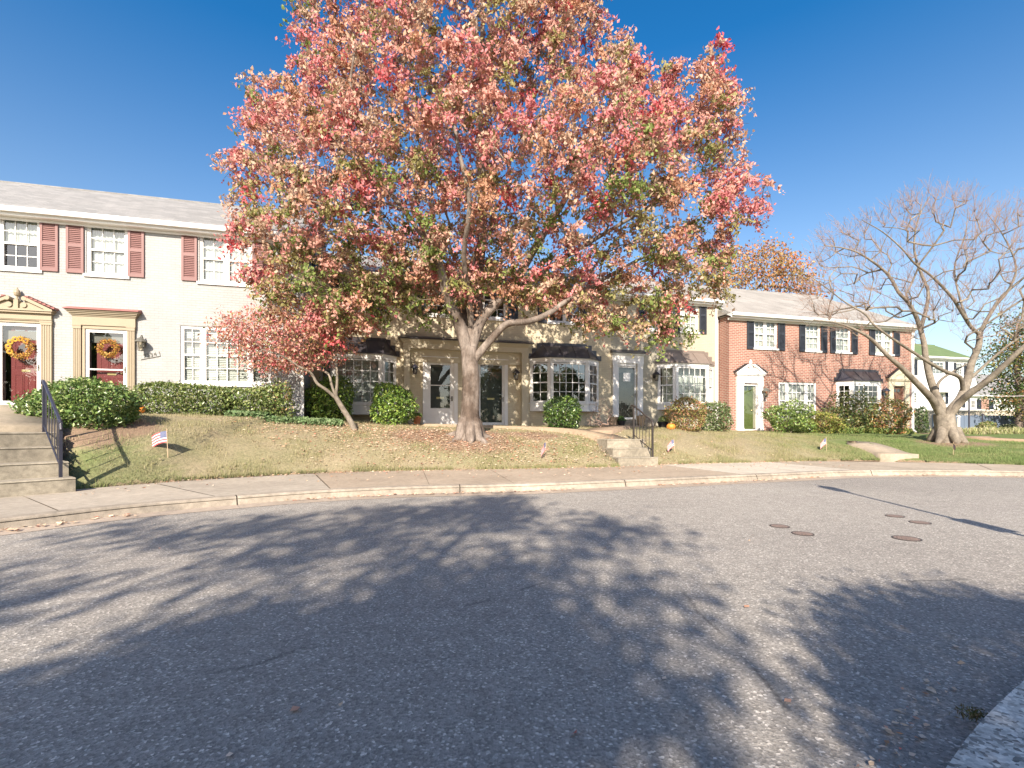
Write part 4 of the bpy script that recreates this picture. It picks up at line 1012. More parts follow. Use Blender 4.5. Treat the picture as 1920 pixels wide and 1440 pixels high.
class Skel:
    def __init__(s): s.P = []; s.par = []; s.minr = []; s.plen = []
    def add(s, p, par, mr=0):
        s.P.append(np.array(p, float)); s.par.append(par); s.minr.append(mr); s.plen.append(0 if par < 0 else s.plen[par]+np.linalg.norm(s.P[-1]-s.P[par])); return len(s.P)-1
    def limb(s, pts, start, r0, r1, step=.25):
        """pts world points; start = index of node to attach to (or -1)"""
        pts = [Vector(p) for p in pts]
        if start >= 0: pts = [Vector(s.P[start])] + pts
        Q = smooth(pts, 6); tot = sum((b-a).length for a, b in zip(Q, Q[1:])) or 1; acc = 0; last = start; idx = []
        if start < 0: last = s.add(Q[0], -1, r0); idx.append(last)
        for a, b in zip(Q, Q[1:]):
            acc += (b-a).length
            last = s.add(b, last, r0+(r1-r0)*acc/tot); idx.append(last)
        return idx
    def grow(s, targets, step=.35, jit=.06, wl=.25, sag=.08, first=0, maxd=None):
        N0 = len(s.P); cap = N0+len(targets)*14; A = np.zeros((cap, 3)); A[:N0] = s.P; PL = np.zeros(cap); PL[:N0] = s.plen; n = N0; tips = []
        base = A[first]; order = np.argsort(np.linalg.norm(targets-A[:N0].mean(axis=0), axis=1))
        for ti in order:
            t = targets[ti]; d = np.linalg.norm(A[first:n]-t, axis=1); c = d+wl*PL[first:n]*.25+np.maximum(0, A[first:n, 2]-t[2])*.35
            j = int(np.argmin(c))+first; p = A[j].copy(); D = np.linalg.norm(t-p); k = min(12, max(1, int(D/step)))
            last = j; pj = s.par[j]; dr = (p-s.P[pj]) if pj >= 0 else np.array([0, 0, 1.]); dl = np.linalg.norm(dr); dr = dr/dl if dl > 1e-6 else dr; dt = (t-p)/(D+1e-9)
            if float(dr@dt) < -.2: dr = dr*.2+dt*.8
            cp = p+dr*D*.38
            for i in range(1, k+1):
                f = i/k; q = p*(1-f)**2+cp*2*f*(1-f)+t*f*f; q[2] += sag*D*math.sin(math.pi*f)
                if i < k: q = q+RNG.normal(size=3)*jit*min(1, D)
                if n >= cap: break
                last = s.add(q, last); A[n] = q; PL[n] = s.plen[-1]; n += 1
            tips.append(last)
        return tips
    def radii(s, rt, power=.5):
        n = len(s.P); cnt = np.zeros(n); ch = np.zeros(n)
        for i in range(n):
            if s.par[i] >= 0: ch[s.par[i]] += 1
        cnt[ch == 0] = 1
        for i in range(n-1, -1, -1):
            if s.par[i] >= 0: cnt[s.par[i]] += cnt[i]
        r = rt*np.maximum(cnt, 1)**power
        return np.maximum(r, np.array(s.minr))
    def mesh(s, name, rt, mat, parent, lo=0, hi=1e9, power=.5, k=6, ends=True, rcap=None):
        r = s.radii(rt, power)
        if rcap is not None: r = np.where(np.array(s.minr) > 0, np.array(s.minr), np.minimum(r, rcap))
        V, T = [], []; P = s.P
        for i in range(len(P)):
            j = s.par[i]
            if j < 0 or not (lo <= r[i] < hi): continue
            a, b = P[j], P[i]; d = b-a; L = np.linalg.norm(d)
            if L < 1e-6: continue
            d /= L; u = np.cross(d, (0, 0, 1) if abs(d[2]) < .9 else (1, 0, 0)); u /= np.linalg.norm(u); w = np.cross(d, u)
            ra = min(r[j], r[i]*1.35); kk = k if r[i] > .012 else (4 if r[i] > .007 else 3); n0 = len(V); ex = d*r[i]*.25
            for c, rr in ((a-ex, ra), (b+ex, r[i])):
                for m in range(kk):
                    t = 2*math.pi*m/kk; V.append(c+(u*math.cos(t)+w*math.sin(t))*rr)
            for m in range(kk):
                q = (m+1) % kk; T += [(n0+m, n0+q, n0+kk+q), (n0+m, n0+kk+q, n0+kk+m)]
        return raw_mesh(name, V, T, 3, mat, parent, smooth=True)
def W_(px, py, Y): return ((px-CX)/F*Y, Y, EYE+(HY-py)/F*Y)

# ---- the big autumn maple
tx, ty, tz = TREE
root = empty('maple_tree', (0, 0, 0), 0, 'large spreading maple in red, salmon and olive autumn leaf on the front lawn', 'tree')
Yt = ty
sk = Skel()
def fl(*pts): return [W_(x, y, Yt+dy) for x, y, dy in pts]
trunk = sk.limb(fl((880, 830, 0), (880, 800, 0), (882, 760, 0), (883, 715, 0), (881, 680, 0), (879, 655, 0)), -1, .265, .22)
for i_, rr_ in zip(trunk[:10], (.39, .355, .325, .305, .295, .285, .28, .275, .27, .265)): sk.minr[i_] = rr_
tp = trunk[-4]
l1 = sk.limb(fl((866, 622, -.1), (856, 596, -.25), (840, 560, -.5), (828, 512, -.8), (808, 460, -1.0), (780, 400, -1.3)), tp, .19, .06)
l2 = sk.limb(fl((884, 630, .1), (896, 592, .2), (892, 545, .4), (898, 500, .5), (905, 420, .6), (902, 330, .6), (898, 230, .5), (903, 130, .4), (905, 20, .2), (903, -90, 0)), tp, .18, .04)
l3 = sk.limb(fl((890, 632, 0), (905, 596, 0), (930, 568, .1), (965, 530, .3), (1000, 470, .5), (1050, 390, .8), (1100, 300, 1.0), (1140, 200, 1.0)), tp, .16, .04)
l4 = sk.limb(fl((905, 655, -.05), (928, 629, -.2), (952, 607, -.4), (992, 602, -.8), (1028, 588, -.8), (1060, 566, -.6), (1120, 530, -.4), (1190, 490, -.2)), trunk[-8], .115, .035)
l5 = sk.limb(fl((873, 630, .1), (868, 580, .3), (848, 520, .8), (800, 470, 1.2), (720, 430, 1.3), (640, 400, 1.0), (560, 370, .5)), tp, .11, .035)
l6 = sk.limb(fl((880, 560, -.4), (870, 480, -1.2), (880, 380, -2.0), (860, 280, -2.3), (840, 160, -2.0)), l2[6], .085, .03)
l7 = sk.limb(fl((1080, 470, -.2), (1180, 410, -.4), (1280, 350, -.4), (1350, 300, -.2)), l3[20], .07, .03)
l8 = sk.limb(fl((730, 360, -1.2), (660, 290, -.8), (600, 220, -.4), (560, 120, -.2)), l1[-8], .07, .03)
sil = [(380, 312), (425, 292), (470, 285), (452, 240), (436, 200), (445, 172), (500, 172), (530, 185), (512, 150), (560, 128), (545, 85), (505, 65), (545, 40), (535, 5), (545, -60), (600, -170), (700, -260), (820, -320), (930, -330), (1040, -290), (1110, -190), (1150, -90), (1160, -30), (1150, 10), (1165, 40), (1205, 90), (1200, 125), (1235, 165), (1250, 185), (1300, 118), (1340, 140), (1376, 92), (1390, 130), (1376, 165), (1402, 195), (1385, 235), (1432, 262), (1380, 300), (1420, 330), (1450, 352), (1442, 395), (1400, 420), (1392, 470), (1370, 500), (1358, 555), (1335, 590), (1315, 625), (1285, 600), (1245, 642), (1205, 612), (1165, 638), (1110, 605), (1060, 600), (1010, 575), (950, 560), (900, 565), (840, 575), (790, 590), (740, 585), (700, 600), (640, 640), (600, 640), (560, 612), (520, 600), (480, 560), (440, 500), (425, 450), (440, 410), (420, 372), (440, 345)]
sil = [(870+(x-870)*(.965-.055*max(0, min(1, (230-y)/200))), y) for x, y in sil]
SP = [((x-CX)/F*Yt, EYE+(HY-y)/F*Yt) for x, y in sil]
xs = [p[0] for p in SP]; zs = [p[1] for p in SP]
def crown_targets(n, P, Yc, tmax, seed, inner=.35, k=.9, t0=.5, lim=None):
    r = random.Random(seed); out = []; x0, x1, z0, z1 = min(p[0] for p in P), max(p[0] for p in P), min(p[1] for p in P), max(p[1] for p in P)
    while len(out) < n:
        x, z = r.uniform(x0, x1), r.uniform(z0, z1)
        if not inpoly(x, z, P): continue
        d = edist(x, z, P); T = min(tmax, t0+k*d); s = r.random()**inner*(1 if r.random() < .62 else -1); y = Yc-T*s
        if lim and not lim(x, y, z): continue
        if lim and any((x-a)**2+(y-b)**2+(z-c)**2 < .30**2 for a, b, c in out[-40:]): continue
        out.append((x, y, z))
    return np.array(out)
tg = crown_targets(1750, SP, Yt, 3.0, 5, .5, .85, .45, lambda x, y, z: not (y > Yw(x)-1.0 and z < 9.5) and not (z < 5.2 and y < Yt-1.2 and abs(x-tx) < 3.2))
tips = sk.grow(tg, .4, .07, .3, .06, first=5)
# root flare
flare = MB(); 
for a, L, r_ in ((.3, .75, .12), (1.6, .5, .1), (2.7, .85, .12), (3.9, .7, .13), (4.9, .55, .13), (5.6, .8, .11)):
    ca, sa = math.cos(a), math.sin(a); z = lambda q: G(tx+ca*q, ty+sa*q)
    flare.tube([(tx+ca*.16, ty+sa*.16, tz+.55), (tx+ca*.24, ty+sa*.24, tz+.3), (tx+ca*.36, ty+sa*.36, z(.36)+.06), (tx+ca*L*.8, ty+sa*L*.8, z(L*.8)-.01), (tx+ca*L*1.1, ty+sa*L*1.1, z(L*1.1)-.06)], [.14, .16, .13, .06, .02], 8)
t_ = sk.mesh('trunk', .0075, m_barkg, root, lo=.10, k=14, power=.47, rcap=.055)
flare.build('root_flare', m_barkg, root, True)
sk.mesh('branch', .0075, m_barkg, root, hi=.10, k=7, power=.47, rcap=.055)
PAL = dict(salmon=(.65, .35, .28), pink=(.66, .25, .25), tan=(.54, .385, .27), orange=(.60, .34, .215), red=(.60, .12, .13), olive=(.33, .30, .12), green=(.21, .27, .075), rust=(.46, .25, .155))
def maple_leaves():
    global TW; TW = []; C, K = [], []; r = random.Random(9)
    for x, y, z in tg:
        d = edist(x, z, SP); h = (z-3.6)/8.0; front = (Yt-y)/4.0
        g = max(0, .70-h*1.0) + (.22 if front < 0 else 0) + (.12 if x > 2 else 0) - (.35 if d < .9 and h > .3 else 0)
        hot = math.sin(x*1.3+z*.9)*.5+math.sin(z*1.7-x*.6)*.5
        pr = [('salmon', 2.0), ('tan', 1.5), ('orange', .55), ('rust', .6), ('pink', 1.1+max(0, hot)*1.6), ('red', .22+max(0, hot)*.35), ('olive', 4.2*max(0, g)+.45), ('green', 4.6*max(0, g-.12)+.08)]
        a = r.choices([p[0] for p in pr], [p[1] for p in pr])[0]; b = r.choices([p[0] for p in pr], [p[1] for p in pr])[0]
        n = r.randint(85, 140); R_ = r.uniform(.25, .45)
        ks = 8; sd = RNG.normal(size=(ks, 3)); sd[:, 2] = sd[:, 2]*.7+.1; sd /= np.linalg.norm(sd, axis=1)[:, None]; SL = R_*1.5*RNG.uniform(.6, 1.1, ks)
        ki = RNG.integers(0, ks, n); tt = RNG.random(n)**.75
        q = sd[ki]*(SL[ki]*tt)[:, None]; q[:, 2] -= .38*SL[ki]*tt*tt+.04; q += np.clip(RNG.normal(size=(n, 3)), -1.8, 1.8)*.052
        for e in range(ks): a0 = np.array([x, y, z]); a1 = a0+sd[e]*SL[e]*.55+np.array([0, 0, -.11*SL[e]]); a2 = a0+sd[e]*SL[e]*1.0+np.array([0, 0, -.38*SL[e]]); TW.append((a0, a1)); TW.append((a1, a2))
        C.append(q+np.array([x, y, z])); m = RNG.random(n)[:, None]; K.append(np.where(m < .84, np.array(PAL[a]), np.array(PAL[b])))
    return np.concatenate(C), np.concatenate(K)
C, K = maple_leaves()
leaves('crown', C, .110, K*1.06, root, m_leaf, .75, .6, jit=.10, face=(0, -.3, .35))
def twigs(name, segs, rad, mat, parent):
    S = np.array(segs); a, b = S[:, 0], S[:, 1]; n = len(a); d = b-a; d /= np.linalg.norm(d, axis=1)[:, None]+1e-9; u = np.cross(d, [.3, .5, .81]); u /= np.linalg.norm(u, axis=1)[:, None]+1e-9; w_ = np.cross(d, u)
    V = np.empty((n, 6, 3))
    for m in range(3): c_, s_ = math.cos(m*2.094), math.sin(m*2.094); V[:, m] = a+(u*c_+w_*s_)*rad; V[:, 3+m] = b+(u*c_+w_*s_)*rad*.7
    I = np.arange(n)[:, None]*6; Fq = np.concatenate([I+np.array([[m, (m+1) % 3, 3+(m+1) % 3, 3+m]]) for m in range(3)]); raw_mesh(name, V.reshape(-1, 3), Fq, 4, mat, parent)
twigs('twig', TW, .0045, m_barkg, root)

# ---- small dogwood tree
sx, sy, sz_ = SMALL; Ys = sy
root = empty('dogwood_tree', (0, 0, 0), 0, 'small leaning dogwood tree with pinkish red leaves beside the left bay window', 'tree')
sk = Skel(); fl = lambda *pts: [W_(x, y, Ys+dy) for x, y, dy in pts]
t = sk.limb(fl((667, 815, 0), (662, 799, 0), (652, 781, 0), (640, 762, 0), (630, 745, 0)), -1, .085, .065)
a = sk.limb(fl((612, 731, -.1), (595, 719, -.2), (583, 700, -.3), (562, 688, -.5), (530, 668, -.7), (490, 655, -.9)), t[-2], .05, .015)
b = sk.limb(fl((623, 725, .1), (616, 702, .2), (600, 692, .2), (575, 665, 0), (545, 640, -.2), (500, 620, -.3)), t[-1], .04, .012)
c = sk.limb(fl((632, 715, 0), (631, 690, .1), (622, 668, .2), (630, 640, .2), (650, 620, .1)), t[-1], .042, .012)
sil2 = [(398, 640), (430, 600), (455, 582), (500, 582), (540, 578), (600, 560), (640, 572), (668, 592), (668, 612), (650, 640), (632, 662), (612, 686), (585, 700), (550, 690), (510, 700), (470, 690), (455, 672), (440, 662), (455, 645), (405, 655)]
SP2 = [((x-CX)/F*Ys, EYE+(HY-y)/F*Ys) for x, y in sil2]
tg2 = crown_targets(165, SP2, Ys, 1.1, 4, .7, .8, .3)
sk.grow(tg2, .25, .04, .3, .05, first=3)
sk.mesh('trunk', .004, m_barkb, root, lo=.03, k=10); sk.mesh('branch', .004, m_barkb, root, hi=.03, k=5)
C, K = [], []
for x, y, z in tg2:
    n = random.randint(45, 75); q = RNG.normal(size=(n, 3))*np.array([.20, .2, .085]); C.append(q+np.array([x, y, z])); u = (x-SP2[0][0])/(max(p[0] for p in SP2)-SP2[0][0])
    K.append(pick([PAL['salmon'], PAL['rust'], PAL['pink'], PAL['olive'], PAL['tan'], PAL['red']], n, [2.4, 1.6, 1.4, .3+2.0*u*u, 1.2, .5+u*.5]))
leaves('crown', np.concatenate(C), .085, np.concatenate(K), root, m_leaf, .9, .55, jit=.15)

# ---- bare tree at the right
bx, by, bz_ = BARE
root = empty('bare_tree', (0, 0, 0), 0, 'leafless smooth barked tree with many forking limbs at the right', 'tree')
sk = Skel(); fl = lambda *pts: [W_(x, y, by+dy) for x, y, dy in pts]
t = sk.limb(fl((1776, 840, 0), (1776, 828, 0), (1774, 810, 0), (1772, 795, 0), (1770, 780, 0)), -1, .31, .28); T0 = t[-5]
for i_, rr_ in zip(t[:9], (.40, .38, .36, .345, .335, .325, .32, .315, .31)): sk.minr[i_] = rr_
A = sk.limb(fl((1757, 765, -.1), (1747, 748, -.3), (1721, 720, -.6), (1691, 690, -.9), (1665, 667, -1.1), (1635, 637, -1.2), (1607, 620, -1.3), (1570, 606, -1.3), (1525, 600, -1.2)), T0, .13, .016)
B = sk.limb(fl((1764, 758, .1), (1755, 740, .2), (1744, 709, .3), (1736, 671, .3), (1733, 645, .3), (1726, 617, .3)), T0, .13, .075)
B1 = sk.limb(fl((1716, 590, .2), (1702, 566, 0), (1685, 548, -.1), (1672, 525, -.2), (1655, 505, -.4), (1620, 480, -.6), (1590, 467, -.7), (1545, 460, -.8)), B[-1], .072, .012)
B2 = sk.limb(fl((1731, 600, .5), (1737, 577, .7), (1740, 545, .8), (1722, 500, .9), (1714, 460, .9), (1722, 410, .8), (1745, 365, .7)), B[-1], .07, .012)
Cc = sk.limb(fl((1785, 766, -.1), (1800, 748, -.1), (1812, 720, 0), (1822, 680, .1), (1835, 650, .2), (1837, 627, .3)), T0, .14, .085)
C1 = sk.limb(fl((1820, 612, .1), (1800, 581, -.2), (1783, 555, -.4), (1747, 518, -.6), (1715, 494, -.8), (1690, 465, -.9), (1655, 435, -1.0), (1615, 412, -1.0)), Cc[-1], .062, .011)
C2 = sk.limb(fl((1848, 604, .4), (1862, 580, .7), (1878, 556, .9), (1920, 520, 1.1), (1975, 470, 1.2), (2030, 420, 1.0)), Cc[-1], .066, .012)
C3 = sk.limb(fl((1890, 545, .5), (1905, 500, .3), (1880, 440, .1), (1850, 400, 0)), C2[12], .04, .01)
D = sk.limb(fl((1800, 755, -.3), (1818, 738, -.6), (1852, 713, -1.0), (1886, 682, -1.4), (1920, 650, -1.7), (1980, 605, -2.0), (2050, 560, -2.0)), T0, .125, .027)
D2 = sk.limb(fl((1900, 640, .1), (1960, 610, .4), (2020, 540, .6)), Cc[18], .05, .012)
E = sk.limb(fl((1800, 708, -.3), (1772, 696, -.6), (1738, 677, -.9), (1706, 656, -1.1), (1672, 634, -1.3), (1639, 609, -1.4), (1622, 589, -1.4), (1584, 566, -1.4), (1550, 540, -1.3), (1520, 518, -1.2)), Cc[14], .07, .012)
E2 = sk.limb(fl((1556, 520, -1.1), (1578, 490, -.9), (1570, 470, -.8)), E[-9], .022, .008)
Ff = sk.limb(fl((1760, 718, .4), (1785, 698, .8), (1816, 681, 1.2), (1860, 660, 1.5)), B[8], .05, .012)
Gg = sk.limb(fl((1800, 560, .6), (1790, 500, .9), (1810, 440, 1.0), (1815, 390, .9)), C1[6], .04, .01)
sil3 = [(1512, 610), (1500, 560), (1512, 470), (1560, 425), (1630, 400), (1690, 378), (1750, 352), (1800, 368), (1850, 392), (1900, 372), (1990, 350), (2080, 420), (2110, 520), (2060, 600), (1980, 650), (1900, 625), (1850, 660), (1800, 640), (1770, 600), (1730, 650), (1680, 615), (1640, 640), (1600, 628), (1560, 622)]
SP3 = [((x-CX)/F*by, EYE+(HY-y)/F*by) for x, y in sil3]
tg3 = crown_targets(760, SP3, by, 2.6, 8, .8, .9, .3)
tips = sk.grow(tg3, .3, .025, .55, .03, first=8)
rr = RNG
for tpi in tips:          # fine twigs fanning up and out from every tip and from the node below it
    for base in (tpi, sk.par[tpi]):
        p = sk.P[base]; dirn = p-np.array([bx, by, 3.0]); dirn /= np.linalg.norm(dirn)
        for k in range(3):
            d = dirn*.8+rr.normal(size=3)*.42; d[2] += .25; d /= np.linalg.norm(d); q = p.copy(); last = base
            for m in range(3):
                q = q+d*rr.uniform(.12, .22); d = d+rr.normal(size=3)*.15; last = sk.add(q, last)
                if m == 1 and rr.random() < .6:
                    e = d+rr.normal(size=3)*.5; sk.add(q+e/np.linalg.norm(e)*.16, last)
sk.mesh('trunk', .0026, m_barkb, root, lo=.10, k=14, power=.42, rcap=.028)
sk.mesh('branch', .0026, m_barkb, root, lo=.009, hi=.10, k=7, power=.42, rcap=.028)
sk.mesh('twig', .0026, m_twig, root, hi=.009, k=4, power=.42, rcap=.028)
fm = MB()
for a, L, r_ in ((.1, .75, .1), (1.2, .5, .1), (2.4, .6, .1), (3.5, .75, .1), (4.6, .55, .1), (5.5, .7, .1)):
    ca, sa = math.cos(a), math.sin(a); z = lambda q: G(bx+ca*q, by+sa*q)
    fm.tube([(bx+ca*.22, by+sa*.22, bz_+.5), (bx+ca*.28, by+sa*.28, bz_+.25), (bx+ca*.42, by+sa*.42, z(.4)+.04), (bx+ca*L*.8, by+sa*L*.8, z(L*.8)-.06)], [.12, .15, .11, .02], 8)
fm.build('root_flare', m_barkb, root, True)

# ---- other trees
def leafy_tree(name, label, base, height, P=None, ntg=200, npc=60, ls=.12, pal=None, w=None, cr=.4, rt=.01, r0=.2, th=1.5, group=None, mat=None, seed=1, bark=None, limbs=5, inner=.5, droop=.6):
    X, Y, Z = base; root = empty(name, (0, 0, 0), 0, label, 'tree', group); s = Skel()
    tr = s.limb([(X, Y, Z-.2), (X+.1, Y, Z+height*.3), (X, Y+.1, Z+height*.6), (X, Y, Z+height*.85)], -1, r0, r0*.3)
    t = crown_targets(ntg, P, Y, th, seed, inner, .9, .4); s.grow(t, .5, .08, .3, .05, first=4)
    s.mesh('trunk', rt, bark or m_barkg, root, lo=r0*.3, k=8); s.mesh('branch', rt, bark or m_barkg, root, hi=r0*.3, k=5)
    C, K = [], []
    for i, (x, y, z) in enumerate(t):
        n = random.randint(int(npc*.7), int(npc*1.3)); C.append(RNG.normal(size=(n, 3))*np.array([cr, cr, cr*.65])+np.array([x, y, z]))
        c = pick(pal, 2, w); K.append(np.where(RNG.random(n)[:, None] < .7, c[0], c[1]))
    leaves('crown', np.concatenate(C), ls, np.concatenate(K), root, mat or m_leaf, droop, .6, jit=.18)
    return root
def PX(pts, Y): return [((x-CX)/F*Y, EYE+(HY-y)/F*Y) for x, y in pts]
leafy_tree('oak_tree', 'orange brown autumn tree rising behind the red brick roof', (15.8, 31, 1.0), 9.5, PX([(1320, 560), (1310, 500), (1360, 480), (1400, 465), (1424, 442), (1448, 452), (1462, 468), (1480, 478), (1500, 505), (1522, 522), (1530, 560)], 31), 150, 42, .17, [(.52, .24, .10), (.46, .29, .13), (.40, .28, .11), (.60, .22, .10)], None, .45, .012, .22, 2.0, seed=12, inner=.8)
leafy_tree('bushy_tree', 'dark green tree with yellowing and orange leaves at the right edge of the photo', (27.2, 26, .9), 6.5, PX([(1880, 775), (1890, 752), (1872, 720), (1884, 695), (1868, 665), (1900, 640), (1900, 610), (1920, 592), (1960, 580), (2050, 600), (2080, 700), (2050, 785), (1910, 785)], 26), 230, 85, .13, [(.10, .15, .045), (.07, .12, .035), (.27, .27, .08), (.33, .24, .08), (.40, .21, .10)], [3, 2.4, 1.2, .6, .5], .5, .012, .2, 2.4, seed=13, droop=.3)
# tree standing behind the photographer, across the road: it throws the broad shadow on the asphalt
def behind(name, label, X, Y, parts, seed, leafpal, n=26, npc=70, ls=.16, z0=.1, group='trees on the near side of the road', holes=()):
    root = empty(name, (0, 0, 0), 0, label, 'tree', group); s = Skel(); H = max(p[2] for p in parts)
    s.limb([(X, Y, z0-.2), (X+.05, Y, z0+1.2), (X, Y, H*.45), (X+.1, Y, H*.9)], -1, .24, .06)
    T = []; r = random.Random(seed)
    for cx, cy, cz, R_, k in parts:
        for i in range(k):
            v = np.array([r.gauss(0, 1), r.gauss(0, 1), r.gauss(0, 1)]); v /= np.linalg.norm(v); v *= R_*r.random()**.4
            if any(((cx+v[0]-a)/b)**2+((cz+v[2]*.8-c)/d)**2 < 1 for a, c, b, d in holes): continue
            T.append((X+cx+v[0], Y+cy+v[1], cz+v[2]*.8))
    T = np.array(T); s.grow(T, .5, .08, .3, .05, first=4); s.mesh('trunk', .01, m_barkg, root, lo=.07, k=8); s.mesh('branch', .01, m_barkg, root, hi=.07, k=5)
    C = np.concatenate([RNG.normal(size=(npc, 3))*np.array([.3, .3, .22])+t for t in T]); K = pick(leafpal, len(C)); leaves('crown', C, ls, K, root, m_leaf, .6, .6, jit=.18)
    return root
shp = [(.5, 0, 4.6, 1.6, 100), (.25, 0, 6.2, 1.6, 115), (.55, 0, 7.4, 1.35, 60), (.3, 0, 8.5, 1.3, 28), (-1.3, 0, 8.3, .7, 9), (-2.6, 0, 8.6, .6, 6), (-3.5, 0, 8.8, .4, 3), (0, 0, 9.7, .6, 9), (1.7, 0, 8.7, .45, 5), (-1.2, 0, 9.3, .5, 5), (-3.3, 0, 7.3, .4, 3), (-2.3, 0, 7.0, .35, 3)]
behind('shade_tree', 'tall tree behind the photographer whose shadow covers the road', -2.45, -8.0, shp, 5, [(.30, .27, .075), (.5, .28, .15), (.19, .25, .05)], npc=62, ls=.17, group=None, holes=((.4, 7.85, 1.1, .66), (-.9, 7.45, .8, .5)))
ft = behind('shade_tree', 'green and tawny tree in the row on the far side behind the photographer', -42, -34, [(0, 0, 3.4, 3.2, 60), (0, 0, 6.5, 3.0, 60), (0, 0, 8.5, 1.8, 30)], 6, [(.10, .15, .04), (.16, .2, .05), (.30, .24, .08)], npc=60, ls=.34, group='trees far behind the photographer')
for i, (x, y, s_) in enumerate([(-35, -32, 1.1), (-28, -37, .95), (-21, -34, 1.15), (-14, -38, 1.0), (-7, -34, 1.1), (1, -37, .9), (8, -33, 1.1), (15, -38, 1.2), (22, -34, .95), (29, -37, 1.1), (36, -33, 1.0), (43, -36, 1.15)]):
    c = ft.copy(); COL.objects.link(c); c.location = (x+42*s_, y+34*s_, 0); c.scale = (s_, s_, s_)
    for ch in list(ft.children): d = ch.copy(); COL.objects.link(d); d.parent = c

# ---- bushes
def bush(label, X, Y, rx, ry, h, n, ls, pal, w=None, name='bush', cat='bush', rot=0, p=2.4, lump=.16, mat=None, z=None, group=None, seed=1, droop=-.1, asp=.5, low=.0, stems=7):
    z0 = G(X, Y)-.04 if z is None else z
    root = empty(name, (X, Y, z0), rot, label, cat, group); r = np.random.default_rng(seed)
    v = r.normal(size=(n, 3)); v /= np.linalg.norm(v, axis=1)[:, None]
    s = (np.abs(v)**p).sum(axis=1)**(-1/p); v = v*s[:, None]
    ph = r.uniform(0, 6.28, 6); f = 3.2
    L = 1+lump*(np.sin(v[:, 0]*f+ph[0])*np.sin(v[:, 1]*f+ph[1])+np.sin(v[:, 2]*f*1.3+ph[2]+v[:, 0]*2.7)*.8+.5*np.sin(v[:, 0]*8+ph[3])*np.sin(v[:, 2]*9+ph[4]+v[:, 1]*7))
    d = r.random(n); rad = np.where(d < .70, r.normal(.95, .055, n), np.where(d < .965, r.uniform(.35, .92, n), r.uniform(.98, 1.16, n))); v = v*(L*rad)[:, None]
    v[:, 2] = np.maximum(v[:, 2], -.97+low); P = v*np.array([rx, ry, h/2]); P[:, 2] += h/2
    K = pick(pal, n, w)
    cl = np.sin(v[:, 0]*5+ph[0])*np.sin(v[:, 2]*6+ph[5])*.12+1; K = K*cl[:, None]
    o = leaves('foliage', P, ls, K, root, mat or m_leafg, droop, asp, face=None, jit=.2)
    mb = MB(); rr = random.Random(seed)
    for i in range(stems):
        a = rr.uniform(0, 6.28); q = rr.uniform(.2, .62)
        mb.tube([(rx*.12*math.cos(a), ry*.12*math.sin(a), -.05), (rx*.35*q*math.cos(a), ry*.35*q*math.sin(a), h*.3), (rx*q*math.cos(a), ry*q*math.sin(a), h*.72)], [.022, .015, .006], 5)
    mb.build('stem', m_barkg, root); return root
GRN = [(.15, .23, .06), (.10, .17, .045), (.22, .29, .085), (.30, .34, .13)]
GW = [3, 3, 2, .8]
LIME = [(.20, .30, .055), (.14, .24, .045), (.28, .36, .08), (.08, .15, .035)]  # lime leaf greens, picked at random per leaf
def bpx(x0, x1, yt, yb, Y=None, k=.5):
    """pixel box of a bush -> X, Y, rx, h"""
    xm = (x0+x1)/2; q = gp(xm, yb)
    Yc = Y if Y else q[1]+.1; X = (xm-CX)/F*Yc; rx = (x1-x0)/2*Yc/F; zt = EYE+(HY-yt)/F*Yc
    return X, Yc, rx, zt-G(X, Yc)+.04
q_ = gp(160, 813); Y = q_[1]+.75; X = (157-CX)/F*Y; rx = 90/F*Y; h = EYE+(HY-716)/F*Y-q_[2]+.05
bush('big rounded evergreen bush beside the steps under the red doors', X, Y, rx, rx*.8, h, 15000, .07, GRN, GW, seed=2, lump=.08, p=2.3, z=q_[2]-.05)
def wallbush(u, v, Hh): p = Vector((0, Hh.Y0)) + E15*u + N15*v; return p.x, p.y
# hedge along the white house, two lengths
for (a, b, yt, yb, sd, lb) in ((256, 432, 722, 774, 3, 'clipped green hedge under the left part of the white house window'), (424, 530, 727, 778, 4, 'looser green hedge length in front of the right end of the white wall')):
    v = -1.15; ua, ub = HW.u(a, v), HW.u(b, v); um = (ua+ub)/2; X, Y = wallbush(um, v, HW); zt = HW.pt((a+b)/2, yt, v)[1]
    bush(lb, X, Y, (ub-ua)/2, .55, zt-G(X, Y)+.05, 8200 if sd == 3 else 5200, .08, [(.17, .22, .06), (.11, .165, .045), (.25, .28, .10), (.30, .30, .15)], GW, 'hedge', 'hedge', R(15), 5.0 if sd == 3 else 3.4, .05 if sd == 3 else .12, seed=sd, group='green hedges below the white wall', droop=-.4)
bush('leafy shrub with reddish tips against the corner of the white house', *bpx(472, 560, 716, 790, 13.6)[:2], .55, .4, 1.05, 1500, .09, [(.13, .18, .05), (.3, .2, .1), (.2, .25, .08)], seed=5, lump=.3, name='bush')
X, Y, rx, h = bpx(577, 660, 712, 792, 15.8); bush('rounded lime green shrub left of the dogwood trunk', X, Y, rx, rx*.9, h, 4200, .10, LIME, None, seed=6, lump=.12)
X, Y, rx, h = bpx(698, 772, 722, 802, 15.6); bush('bright lime green shrub right of the left bay window', X, Y, rx, rx*.9, h, 4200, .10, LIME, None, seed=7, lump=.12, p=3)
X, Y, rx, h = bpx(1022, 1088, 743, 803, 16.2); bush('round dark green clipped bush under the middle bay window', X, Y, rx, rx*.9, h, 3800, .085, [(.05, .10, .03), (.09, .16, .04), (.18, .26, .06)], [2, 3, 1.4], seed=8, lump=.05)
